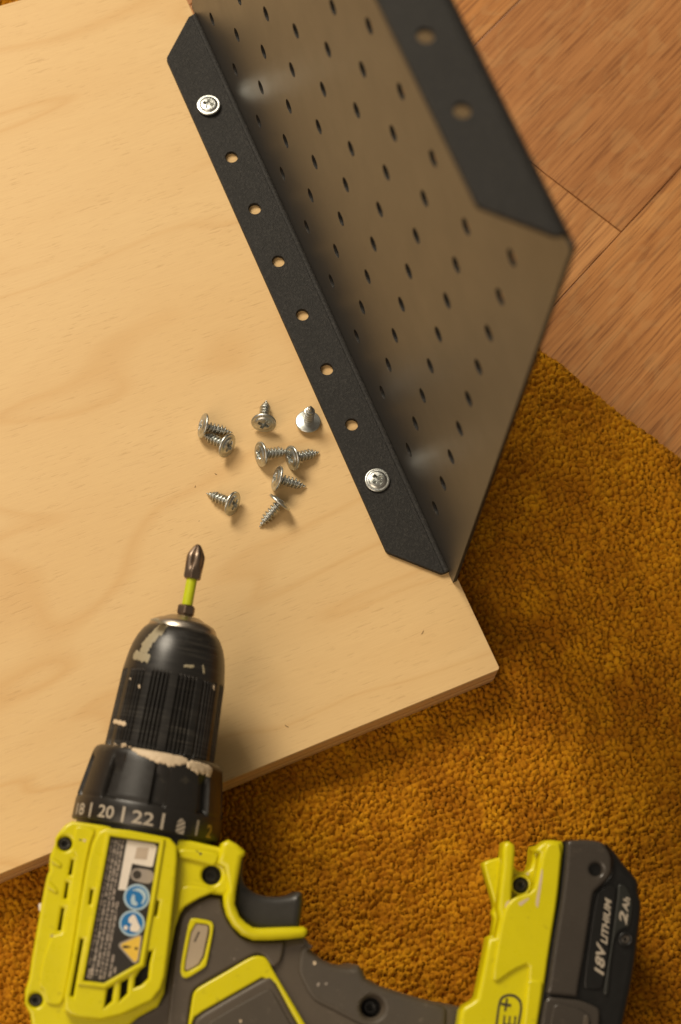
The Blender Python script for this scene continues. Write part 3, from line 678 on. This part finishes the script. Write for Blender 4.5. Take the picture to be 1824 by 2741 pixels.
# things printed on the label (bilinear coordinates u across, v along)
T0, T1, B1, B0 = [Vector(v) for v in (LB[0], LB[1], (6.0, -155.04), LB[5])]
T0, T1, B1, B0 = Vector(LB[0]), Vector(LB[1]), Vector((5.8, -154.14)), Vector(LB[5])
def L(u, v): a = T0.lerp(T1, u); c = B0.lerp(B1, u); return a.lerp(c, v)
def decal(name, loops, z, mat, par=None, th=.05, sm=0): return slab(name, loops, z, z+th, mat, par or lab, .01, 1, sm)
LT = lambda *pts: [tuple(p) for p in pts]
wl = [(-5.69, -107.04), (3.64, -106.82), (4.49, -107.57), (4.29, -114.15), (3.61, -114.49), (-2.63, -114.39), (-2.93, -123.35), (-5.61, -123.65)]
decal('serial_label', [wl], 50.55, M['white'], None, .08)
sq = [(-2.02, -108.86), (1.92, -108.33), (1.92, -112.33), (-2.2, -112.72)]
decal('serial_print', [sq], 50.66, simple('faint_print', (.50, .40, .30), .5), None, .03)
bd = [(-0.87, -115.52), (5.18, -115.43), (5.15, -120.15), (-0.84, -119.97), (-2.31, -118.96), (-2.41, -116.74)]
decal('recycling_badge', [chaikin(bd, 2)], 50.55, M['lgrey'], None, .06)
c0 = (-0.36, -117.73); decal('badge_hole', [circ(c0[0], c0[1], 1.45)], 50.64, M['batgrey'], None, .03)
for (cx_, cy_), r_ in (((0.91, -125.01), 4.35), ((0.94, -133.67), 4.25)):
    decal('sign_edge', [circ(cx_, cy_, r_)], 50.55, M['lblue'], None, .05); decal('mandatory_sign', [circ(cx_, cy_, r_*.84)], 50.62, M['blue'], None, .05)
decal('sign_pictogram', [chaikin([(-0.55, -124.05), (0.25, -124.55), (0.56, -126.24), (1.95, -127.11), (1.0, -128.07), (-0.54, -127.54), (-0.98, -126.03)], 2)], 50.7, M['lblue'], None, .03)
decal('sign_pictogram', [chaikin([(-1.35, -123.24), (0.65, -121.88), (2.71, -122.22), (4.08, -123.89), (3.93, -125.66), (3.22, -127.05), (2.7, -126.82), (3.26, -124.67), (1.88, -123.32), (0.21, -122.97)], 1)], 50.7, M['lblue'], None, .03)
decal('sign_pictogram', [chaikin([(0.56, -130.83), (1.41, -130.75), (3.16, -133.55), (4.04, -134.5), (3.64, -136.15), (0.98, -136.44), (0.41, -135.12), (1.14, -133.89), (-0.38, -133.52), (-0.45, -132.27)], 2)], 50.7, M['white'], None, .03)
decal('sign_pictogram', [chaikin([(-1.42, -134.8), (-0.49, -134.64), (0.03, -135.66), (-0.66, -136.25), (-1.53, -135.92)], 2)], 50.7, M['white'], None, .03)
tri = [(-2.76, -141.24), (3.93, -136.82), (5.15, -137.31), (5.39, -145.45), (4.36, -146.44), (3.43, -146.09)]
decal('sign_edge', [chaikin(tri, 1, .12)], 50.55, M['lgrey'], None, .05); decal('warning_triangle', [chaikin(grow(tri, -.55), 1, .12)], 50.62, M['signyellow'], None, .05)
decal('warning_mark', [chaikin([(-0.81, -141.41), (0.24, -141.04), (2.53, -141.28), (0.43, -142.05), (-0.53, -142.05)], 1), ], 50.7, M['labelblack'], None, .03)
cm = (3.84, -141.47); decal('warning_mark', [circ(cm[0], cm[1], .5)], 50.7, M['labelblack'], None, .03)
# fine print: columns of tiny upright strokes, too small to read in the photograph
V, F = [], []
lr = random.Random(3)
def strokes(u, v0, v1, w=.052):
    v = v0
    while v < v1:
        wl_ = lr.randint(2, 9)
        for _ in range(wl_):
            h = w*lr.choice((.62, .62, 1, .8)); g = .0062*lr.uniform(.8, 1.2)
            b_ = len(V)
            for uu, vv in ((u, v), (u+h, v), (u+h, v+g*.62), (u, v+g*.62)):
                p = L(uu, vv); V.append((p.x, p.y, 50.6))
            F.append((b_, b_+1, b_+2, b_+3)); v += g
        v += .010
for i, u in enumerate((.03, .105, .18, .25)): strokes(u, .02, .42)
for i, u in enumerate((.03, .115, .20, .285, .36)): strokes(u, .44, .955 if i else .87)
for i, u in enumerate((.46, .54, .62)): strokes(u, .84+.04*i if i else .80, .93-.03*i)
pydata('fine_print', V, F, M['text'], lab, False)
flat_text('model_number', 'P20B', (-8.57, -153.44), (-8.63, -150.32), 1.9, 50.62, M['text'], lab, .02)
# gearbox flank to the right of the plateau
slab('gearbox_rib', [[(11.67, -106.4), (25.83, -105.55), (25.53, -109.3), (24.47, -110.6), (21.49, -110.32), (15.06, -109.83), (12.39, -110.29)]], 45.8, 47.6, Y, drill, 1.2, 4, 2)
slab('gearbox_rib', [[(14.69, -118.38), (22.53, -117.83), (27.16, -118.31), (24.83, -119.73), (21.63, -121.75), (17.25, -125.28), (15.96, -127.89), (15.1, -126.76)]], 45.8, 47.2, Y, drill, .8, 3, 2)
# moulding steps and scratches of the rear left flank
slab('flank_panel', [[(-23.52, -104.97), (-16.39, -105.01), (-17.5, -109.38), (-17.71, -118.38), (-17.01, -135.43), (-16.47, -149.86), (-16.41, -161.76), (-17.54, -164.13), (-21.97, -164.25), (-23.42, -160.11), (-25.56, -158.91), (-25.8, -149.54), (-24.38, -142.06), (-22.89, -141.49), (-20.53, -140.46), (-20.94, -131.67), (-21.24, -123.45), (-21.17, -115.46), (-23.15, -113.57), (-23.3, -109.43)]], 45.9, 47.2, Y, drill, .9, 3, 2)
slab('housing_wedge', [[(-29.49, -116.59), (-25.43, -118.44), (-26.13, -119.83), (-29.54, -118.51)]], 45.8, 46.9, Y, drill, .5, 2, 1)
slab('housing_wedge', [[(-29.14, -124.18), (-25.0, -127.28), (-25.76, -128.37), (-29.44, -126.78)]], 45.8, 46.9, Y, drill, .5, 2, 1)
slab('direction_knob', [[(-31.14, -132.75), (-30.13, -132.09), (-29.31, -133.74), (-29.64, -135.41), (-30.56, -134.92)]], 22, 34, M['white'], drill, .6, 2, 2)
# trigger guard strip
TG = [(25.48, -105.72), (25.7, -102.45), (27.71, -100.87), (30.83, -101.88), (34.05, -103.75), (34.2, -105.17), (33.42, -106.28), (33.41, -110.79), (33.42, -117.22), (33.8, -121.64), (36.04, -125.41), (38.64, -127.21), (41.1, -128.22), (43.67, -128.01), (49.64, -126.74), (57.84, -125.08), (59.2, -125.78), (59.54, -127.0), (58.77, -128.57), (53.49, -130.1), (47.23, -131.55), (41.84, -132.4), (37.78, -131.5), (34.07, -128.94), (31.56, -125.86), (30.06, -122.6), (29.37, -119.52), (30.31, -117.11), (27.8, -110.47), (25.21, -109.64)]
slab('trigger_guard', [TG], 8, 48.0, Y, drill, 1.9, 5, 1)
# trigger
slab('trigger', [[(33.06, -104.91), (34.74, -106.57), (34.98, -111.07), (36.43, -114.55), (40.13, -116.83), (44.81, -117.22), (49.6, -116.39), (52.71, -115.31), (54.43, -113.81), (56.18, -113.97), (56.8, -116.39), (57.1, -123.45), (57.39, -126.95), (44.04, -129.54), (37.17, -127.82), (33.14, -123.68), (32.4, -114.11)]], 12, 40.5, M['trigger'], drill, 2.6, 5, 2)
slab('trigger_lip', [[(53.22, -115.37), (54.55, -113.52), (56.44, -113.91), (57.1, -116.33), (57.51, -124.36), (54.35, -125.55), (54.37, -120.04)]], 14, 38.5, M['black'], drill, 2.0, 4, 2)
# --- grey grip body
GO = [(15.58, -126.68), (17.39, -124.13), (22.57, -120.35), (30.11, -118.73), (30.85, -122.78), (33.27, -127.18), (37.54, -130.94), (42.57, -131.68), (53.32, -129.6), (58.93, -127.94), (60.91, -129.85), (60.39, -129.74), (62.26, -132.23), (66.38, -134.73), (70.67, -135.81), (75.59, -135.78), (77.48, -134.86), (79.07, -134.51), (80.78, -136.1), (82.2, -138.46), (87.85, -140.31), (96.24, -141.3), (104.64, -142.29), (110.88, -142.64), (116.44, -142.52), (117.32, -150.54), (112.19, -163.28), (93.55, -174.2), (62.86, -182.05), (41.46, -188.64), (10.35, -193.68), (-10.51, -184.68), (-14.95, -172.95), (-19.91, -168.77), (-11.52, -167.53), (-0.3, -165.82), (11.26, -158.87), (15.4, -153.76), (15.03, -139.55), (15.18, -131.55)]
slab('grip_shell', [GO, circ(*(85.74, -147.71), 3.3)], 7, 43.0, M['grey'], drill, 3.2, 6, 1)
gs = (85.74, -147.71); disc('screw_well', gs[0], gs[1], 3.5, 34, 37, M['deep'], drill, .05)
slab('housing_screw', [circ(gs[0], gs[1], 2.4), circ(gs[0], gs[1], 1.0, 6)], 36.9, 38, M['batblack'], drill, .3, 2, 0)
slab('side_panel', [[(25.13, -120.62), (29.03, -120.53), (29.97, -123.58), (32.58, -127.93), (37.29, -132.07), (42.34, -132.97), (49.93, -131.68), (52.7, -131.05), (52.76, -135.67), (52.24, -138.3), (50.47, -140.26), (48.61, -138.92), (46.96, -136.97), (44.39, -136.29), (41.9, -137.82), (26.32, -150.27), (24.89, -153.04), (25.43, -162.99), (26.1, -175.42), (20.5, -176.34), (18.56, -164.13), (17.11, -142.33), (16.97, -132.82), (17.37, -127.97), (19.95, -124.33)]], 42.6, 44.7, M['grey'], drill, .9, 4, 2)
slab('switch_bezel', [[(19.73, -129.0), (21.62, -128.36), (27.0, -128.49), (28.09, -129.64), (28.32, -132.15), (28.15, -142.82), (27.56, -144.03), (22.55, -148.41), (20.76, -148.33), (19.68, -146.31), (19.49, -139.69)], [(20.98, -130.16), (26.36, -129.78), (27.05, -131.1), (27.27, -132.97), (26.75, -142.58), (21.89, -146.57), (20.82, -145.48)]], 44.4, 45.9, Y, drill, .5, 4, 1)
slab('direction_switch', [[(21.05, -130.21), (26.17, -129.81), (26.73, -131.47), (26.31, -142.5), (21.83, -146.26), (20.92, -144.83)]], 44.4, 45.3, M['beige'], drill, .4, 3, 1)
slab('switch_arrow', [[(23.31, -132.63), (23.92, -132.74), (23.04, -136.07), (22.36, -136.28)]], 45.25, 45.4, M['rubber'], drill, .04, 1, 0)
slab('accent_stripe', [[(25.32, -153.6), (25.64, -152.22), (26.72, -150.68), (33.5, -145.27), (41.96, -138.13), (44.53, -137.06), (46.99, -137.12), (48.92, -138.86), (50.04, -140.58), (64.07, -156.57), (70.61, -164.34), (69.14, -165.21), (61.54, -156.99), (49.43, -142.11), (37.87, -151.5), (27.43, -159.86), (26.68, -162.78), (27.42, -172.08), (26.33, -172.26), (25.58, -162.96)]], 42.7, 45.0, Y, drill, .7, 3, 1)
slab('grip_panel', [[(27.93, -160.2), (37.89, -151.93), (49.23, -142.85), (51.4, -144.13), (61.45, -156.96), (67.99, -164.71), (63.59, -169.2), (29.17, -174.85), (27.25, -162.63)]], 42.7, 45.4, M['grey'], drill, 1.3, 4, 1)
slab('grip_inset', [[(30.75, -162.4), (40.29, -154.52), (46.55, -149.69), (49.74, -147.2), (51.79, -148.18), (61.36, -160.15), (60.45, -169.71), (32.91, -174.24)]], 45.1, 46.0, M['rubber'], drill, .5, 3, 1)
slab('accent_ring', [[(66.78, -165.6), (60.32, -168.55), (61.07, -172.81), (70.52, -171.26)]], 42.7, 44, Y, drill, .4, 2, 1)
GR = [(58.57, -131.99), (60.38, -131.14), (60.07, -130.78), (61.9, -133.07), (66.19, -135.34), (70.68, -136.46), (75.57, -136.35), (78.66, -135.23), (80.09, -136.39), (81.78, -139.1), (87.84, -140.99), (96.22, -141.98), (104.61, -142.97), (110.74, -143.22), (111.56, -148.74), (112.12, -153.73), (98.8, -157.51), (81.82, -153.79), (74.05, -151.32), (66.31, -149.05), (63.47, -146.75), (59.75, -141.81), (58.69, -139.79), (58.25, -135.4)]
grp = slab('rubber_grip', [GR, circ(gs[0], gs[1], 4.0)], 41.0, 43.9, M['rubber'], drill, 1.4, 5, 1)
# fine diagonal ribs moulded in the rubber
def inpoly(p, poly):
    c = False; j = len(poly)-1
    for i in range(len(poly)):
        if (poly[i][1] > p[1]) != (poly[j][1] > p[1]) and p[0] < (poly[j][0]-poly[i][0])*(p[1]-poly[i][1])/(poly[j][1]-poly[i][1])+poly[i][0]: c = not c
        j = i
    return c
gi = grow(chaikin(GR, 1), -1.6); ra = Vector(tuple(Vector((67.69, -142.86))-Vector((72.12, -137.73)))).normalized(); rp = Vector((-ra.y, ra.x)); c_ = Vector((71.99, -144.13))
V, F = [], []
for k in range(-70, 90):
    run = []
    for j in range(-80, 80):
        p = c_+rp*(k*.95)+ra*(j*.7)
        if inpoly(p, gi) and (p-Vector(gs)).length > 5: run.append(p)
        else:
            if len(run) > 2:
                b_ = len(V)
                for q in run: V += [tuple(q-rp*.26)+(43.86,), tuple(q)+(44.10,), tuple(q+rp*.26)+(43.86,)]
                for i in range(len(run)-1): F += [(b_+3*i, b_+3*i+3, b_+3*i+4, b_+3*i+1), (b_+3*i+1, b_+3*i+4, b_+3*i+5, b_+3*i+2)]
            run = []
if V: tag(pydata('grip_ribs', V, F, M['rubber'], grp, True), kind='stuff')

# --- battery foot (yellow)
FO = [(119.62, -86.14), (121.43, -85.08), (123.29, -85.99), (124.15, -88.1), (124.35, -90.65), (125.21, -93.4), (126.53, -94.46), (129.14, -94.26), (130.72, -92.76), (131.07, -90.12), (130.69, -87.28), (130.21, -86.72), (131.37, -85.22), (133.65, -82.88), (136.19, -82.18), (139.55, -82.02), (140.35, -83.33), (141.11, -101.27), (140.94, -117.29), (141.25, -136.26), (141.19, -143.23), (141.56, -155.05), (126.88, -172.99), (114.31, -175.03), (112.49, -159.83), (114.09, -147.73), (114.07, -143.62), (115.06, -141.73), (117.37, -139.93), (118.51, -138.48), (118.82, -133.7), (119.19, -124.79), (119.39, -118.24), (121.24, -117.13), (121.04, -111.75), (119.95, -110.02), (120.84, -106.35), (120.37, -97.13), (119.72, -88.87)]
FS = (127.92, -99.11)
slab('foot_shell', [FO], 43.5, 50.0, Y, drill, 1.6, 4, 1, .15)
FB = [(128.34, -100.85), (132.71, -99.13), (137.46, -95.39), (139.5, -89.19), (138.82, -82.62), (140.56, -81.99), (141.51, -83.13), (142.32, -101.03), (142.15, -117.18), (142.46, -136.3), (142.39, -143.33), (142.76, -155.24), (127.97, -173.33), (123.22, -174.1), (120.77, -158.86), (121.45, -146.81), (123.7, -136.26), (126.53, -123.03), (126.0, -107.07)]
slab('foot_core', [FB], 20, 44.5, Y, drill, 1.2, 3, 1)
slab('foot_core', [[(x+3.5 if i in (0, 1, 12, 13, 14, 15, 16, 17, 18) else x, y) for i, (x, y) in enumerate(FB)]], -8, 21, Y, drill, 1.2, 3, 1)
FT = [(119.22, -86.55), (120.76, -85.51), (122.7, -86.36), (123.31, -88.35), (123.81, -94.03), (124.21, -99.08), (124.59, -104.6), (127.42, -102.84), (131.24, -101.07), (131.71, -97.79), (131.73, -92.66), (131.81, -87.83), (129.9, -87.2), (131.07, -85.22), (133.08, -83.3), (135.45, -82.63), (138.65, -82.45), (139.51, -83.75), (140.31, -101.42), (140.14, -117.36), (140.45, -136.23), (140.38, -143.16), (140.75, -154.92), (126.15, -172.77), (113.65, -174.8), (111.84, -159.67), (113.43, -147.64), (113.41, -143.55), (114.42, -141.82), (116.72, -140.03), (118.04, -138.56), (118.29, -133.66), (118.66, -124.79), (118.94, -118.42), (121.3, -117.87), (121.56, -111.32), (120.39, -108.03), (120.04, -101.72), (119.77, -93.77), (119.09, -89.08)]
slab('foot_core', [[(113.91, -155.0), (115.97, -151.48), (125.89, -147.61), (128.84, -151.58), (129.7, -173.57), (116.93, -175.64)]], 8, 44.0, Y, drill, 1.0, 3, 1)
slab('foot_cover', [FT], 49, 57.0, Y, drill, 1.5, 5, 0)
slab('foot_facet', [[(124.94, -103.74), (131.21, -100.91), (132.12, -95.16), (132.61, -87.69), (133.65, -83.81), (138.63, -82.94), (139.67, -101.53), (139.5, -117.47), (139.66, -133.22), (134.06, -130.7), (133.53, -124.17), (128.68, -127.51), (123.61, -132.45), (121.79, -131.19), (122.0, -114.1), (122.62, -107.65)]], 56.4, 58.2, Y, drill, 1.0, 4, 1)
slab('foot_facet', [[(133.89, -129.62), (138.65, -128.82), (139.28, -130.77), (139.28, -143.35), (139.02, -152.09), (134.6, -152.82), (134.53, -144.13), (133.87, -132.62)]], 56.4, 58.6, Y, drill, 1.0, 4, 1)
slab('screw_floor', [circ(FS[0], FS[1], 3.6), circ(FS[0], FS[1], 2.75)], 49.5, 51.6, Y, drill, .4, 2, 0)
disc('screw_well', FS[0], FS[1], 2.8, 49.6, 50.2, M['deep'], drill, .05)
slab('housing_screw', [circ(FS[0], FS[1], 2.2), circ(FS[0], FS[1], 1.0, 6)], 50.0, 51.0, M['screwblack'], drill, .3, 2, 0)
slab('foot_fin', [[(114.71, -93.93), (116.12, -92.71), (121.39, -90.27), (123.32, -91.95), (125.01, -102.7), (123.37, -109.13), (121.49, -109.78), (120.55, -106.38), (116.46, -98.02)]], 40, 47.5, Y, drill, .8, 3, 1, .1)
# maker's badge moulded in the foot
badge = slab('badge_outline', [chaikin([(128.31, -135.19), (130.92, -135.23), (133.13, -136.9), (133.77, -139.94), (133.4, -146.89), (134.21, -162.34), (126.65, -163.58), (125.43, -145.74), (125.31, -138.84), (125.92, -136.54)], 2), chaikin([(128.44, -136.05), (130.73, -136.11), (132.53, -137.63), (132.98, -140.07), (132.61, -147.03), (133.23, -161.26), (127.24, -162.24), (126.22, -145.61), (126.05, -139.03), (126.65, -137.04)], 2)], 56.95, 57.15, M['batgrey'], drill, .05, 1, 0)
flat_text('badge_plus', '+', (129.72, -141.08), (129.71, -136.85), 3.4, 57.1, M['batgrey'], badge, .01)
flat_text('badge_letters', 'ONE', (132.97, -160.68), (132.0, -142.12), 4.3, 57.1, M['batgrey'], badge, .0)
# --- battery
BO = [(139.22, -82.13), (141.75, -81.4), (146.25, -80.48), (149.52, -80.17), (152.36, -80.33), (156.39, -81.73), (160.83, -85.97), (166.1, -90.22), (167.13, -91.98), (167.44, -94.82), (169.02, -98.09), (169.42, -102.19), (169.49, -107.62), (169.83, -115.54), (169.69, -125.73), (169.04, -134.69), (168.79, -138.55), (168.41, -153.63), (139.54, -164.58), (139.64, -143.38), (140.03, -130.08), (140.03, -117.41), (140.52, -101.38), (140.12, -90.2)]
slab('battery_case', [BO], -12, 56.5, M['batblack'], drill, 2.6, 5, 1, .15)
slab('parting_gap', [[(139.85, -82.45), (140.63, -82.15), (141.5, -101.2), (141.07, -117.27), (141.0, -129.98), (140.52, -143.34), (139.94, -164.67), (138.67, -164.87), (139.57, -143.5), (140.04, -130.14), (140.11, -117.43), (140.76, -101.33)]], 20, 56.9, M['deep'], drill, .1, 1, 0)
slab('battery_upper_shell', [[(140.03, -82.34), (141.58, -81.65), (146.07, -80.74), (149.33, -80.43), (151.94, -80.59), (154.51, -82.89), (155.97, -85.38), (156.51, -89.64), (155.87, -92.0), (152.68, -96.08), (151.63, -97.39), (151.39, -99.51), (151.44, -107.5), (151.39, -118.01), (151.14, -125.02), (151.09, -130.08), (151.15, -132.59), (145.49, -132.97), (140.64, -133.25), (140.78, -129.92), (140.79, -117.26), (141.02, -101.29), (140.71, -91.09)], circ(*(151.1, -89.93), 2.15)], 52, 59.0, M['batgrey'], drill, 1.3, 5, 1, .15)
bs = (151.1, -89.93); disc('screw_well', bs[0], bs[1], 2.4, 52.2, 55.2, M['deep'], drill, .05)
slab('housing_screw', [circ(bs[0], bs[1], 1.6), circ(bs[0], bs[1], .7, 6)], 55.1, 56.2, M['screwblack'], drill, .25, 2, 0)
slab('battery_latch', [[(140.61, -134.1), (145.6, -133.68), (152.07, -133.32), (155.43, -133.92), (159.36, -135.0), (160.0, -139.95), (160.58, -148.6), (159.1, -158.2), (139.81, -161.35), (140.24, -143.24)]], 50, 58.6, M['batgrey'], drill, 1.1, 4, 1)
slab('latch_pad', [[(143.45, -135.88), (148.31, -135.7), (155.33, -136.88), (155.58, -140.64), (155.6, -149.36), (142.62, -151.5), (143.2, -142.69)]], 58.3, 59.3, M['batgrey'], drill, .6, 3, 2)
slab('latch_pad', [[(153.84, -137.76), (155.79, -137.75), (156.72, -146.05), (154.5, -146.42)]], 59.2, 59.9, M['grey'], drill, .3, 3, 2)
slab('battery_label_panel', [[(152.95, -97.48), (154.51, -95.76), (155.64, -94.44), (157.5, -93.64), (159.14, -94.64), (159.47, -96.84), (159.55, -102.92), (159.89, -114.04), (159.67, -123.61), (159.46, -128.71), (155.62, -129.36), (152.97, -129.17), (152.66, -118.45), (152.62, -107.3)]], 56.3, 57.2, M['batblack'], drill, .5, 3, 1)
slab('battery_label_panel', [[(159.6, -93.28), (162.07, -93.17), (164.05, -95.4), (165.69, -98.66), (165.9, -103.43), (165.6, -107.01), (163.55, -107.67), (161.81, -109.25), (161.1, -112.24), (161.13, -120.19), (161.83, -129.26), (161.06, -130.66), (159.96, -129.89), (159.91, -125.16), (160.12, -113.37), (160.03, -102.84), (159.95, -96.75)]], 56.3, 57.4, plastic('battery_side_strip', (.016, .017, .014), .4, .12, 2), drill, .6, 3, 1)
slab('battery_ridge', [[(152.82, -80.08), (153.96, -81.02), (155.42, -83.03), (156.81, -85.7), (157.31, -90.13), (156.51, -92.52), (152.97, -96.51), (152.15, -97.61), (152.28, -96.31), (155.93, -91.98), (156.57, -89.61), (156.12, -85.49), (154.56, -82.85)]], 56.2, 58.2, M['batblack'], drill, .5, 3, 1)
b0 = (164.88, -111.03)
slab('screw_boss', [circ(b0[0], b0[1], 2.5), circ(b0[0], b0[1], 1.5)], 56.2, 57.6, M['batblack'], drill, .4, 3, 0)
slab('housing_screw', [circ(b0[0], b0[1], 1.5), circ(b0[0], b0[1], .6, 6)], 56.2, 57.2, M['batgrey'], drill, .3, 2, 0)
for nm, s_, a_, b_, h_, sh, bo in (('voltage_print', '18V', (159.17, -124.17), (158.43, -113.08), 3.3, .35, .03), ('lithium_print', 'LITHIUM', (158.81, -113.9), (158.14, -98.35), 2.35, .35, .03), ('capacity_print', '2', (164.42, -106.41), (164.42, -101.92), 3.0, .3, .03), ('capacity_print', 'Ah', (164.25, -102.11), (164.37, -97.12), 2.3, .3, .03)):
    flat_text(nm, s_, a_, b_, h_, 57.45, M['print'], drill, bo, sh)

# scuffs and dried splashes on the housing and grip; painted highlights on the foot
def scuff_or_highlight(pts, z, mat, name='scuff_mark'): return slab(name, [pts], z, z+.07, M[mat], drill, .02, 1, 2)
scuff_or_highlight([(-21.82, -109.56), (-21.06, -109.3), (-20.32, -109.49), (-20.95, -109.92)], 47.2, 'grey')
scuff_or_highlight([(-20.35, -109.31), (-19.35, -109.0), (-19.03, -109.81), (-19.87, -110.12)], 47.2, 'cream')
scuff_or_highlight([(17.53, -106.34), (18.19, -106.38), (18.76, -106.86), (17.94, -106.81)], 47.6, 'rubber')
scuff_or_highlight([(18.77, -106.93), (19.8, -106.68), (19.68, -107.8), (19.14, -107.67)], 47.6, 'rubber')
scuff_or_highlight([(-24.75, -141.88), (-23.88, -141.42), (-24.24, -142.52), (-24.74, -142.76)], 47.2, 'olive')
scuff_or_highlight([(63.17, -136.13), (63.77, -135.55), (64.48, -136.15), (64.23, -137.07), (63.49, -137.0)], 44.0, 'cream', 'paint_fleck')
scuff_or_highlight([(65.7, -143.19), (66.17, -142.32), (66.83, -142.61), (66.68, -143.63), (66.02, -143.86)], 44.0, 'lgrey', 'paint_fleck')
scuff_or_highlight([(68.22, -142.37), (69.14, -141.82), (69.4, -142.57), (68.74, -143.0)], 44.0, 'lgrey', 'paint_fleck')
scuff_or_highlight([(36.72, -139.01), (37.09, -139.26), (36.98, -139.91), (36.64, -139.81)], 44.8, 'lgrey', 'paint_fleck')
scuff_or_highlight([(42.0, -158.65), (42.81, -158.67), (42.88, -159.6), (42.19, -159.71)], 46.0, 'cream', 'paint_fleck')
scuff_or_highlight([(122.53, -107.5), (122.72, -106.03), (123.54, -105.0), (125.08, -105.37), (124.7, -106.08), (123.83, -106.8), (123.06, -107.73)], 57.05, 'cream', 'painted_highlight')  # bright highlights along the foot's recess edges, painted in as cream shapes
scuff_or_highlight([(126.71, -105.35), (127.72, -104.47), (130.1, -102.85), (130.06, -103.65), (128.79, -104.99), (127.84, -106.27), (126.97, -105.94)], 58.2, 'cream', 'painted_highlight')
scuff_or_highlight([(132.66, -95.03), (132.87, -92.11), (133.53, -94.89), (133.6, -100.01), (133.62, -105.44), (133.21, -105.99), (132.42, -104.05), (132.64, -100.17)], 58.2, 'cream', 'painted_highlight')
scuff_or_highlight([(127.96, -95.05), (128.82, -94.67), (129.1, -95.39), (128.6, -95.8)], 57.05, 'cream', 'painted_highlight')
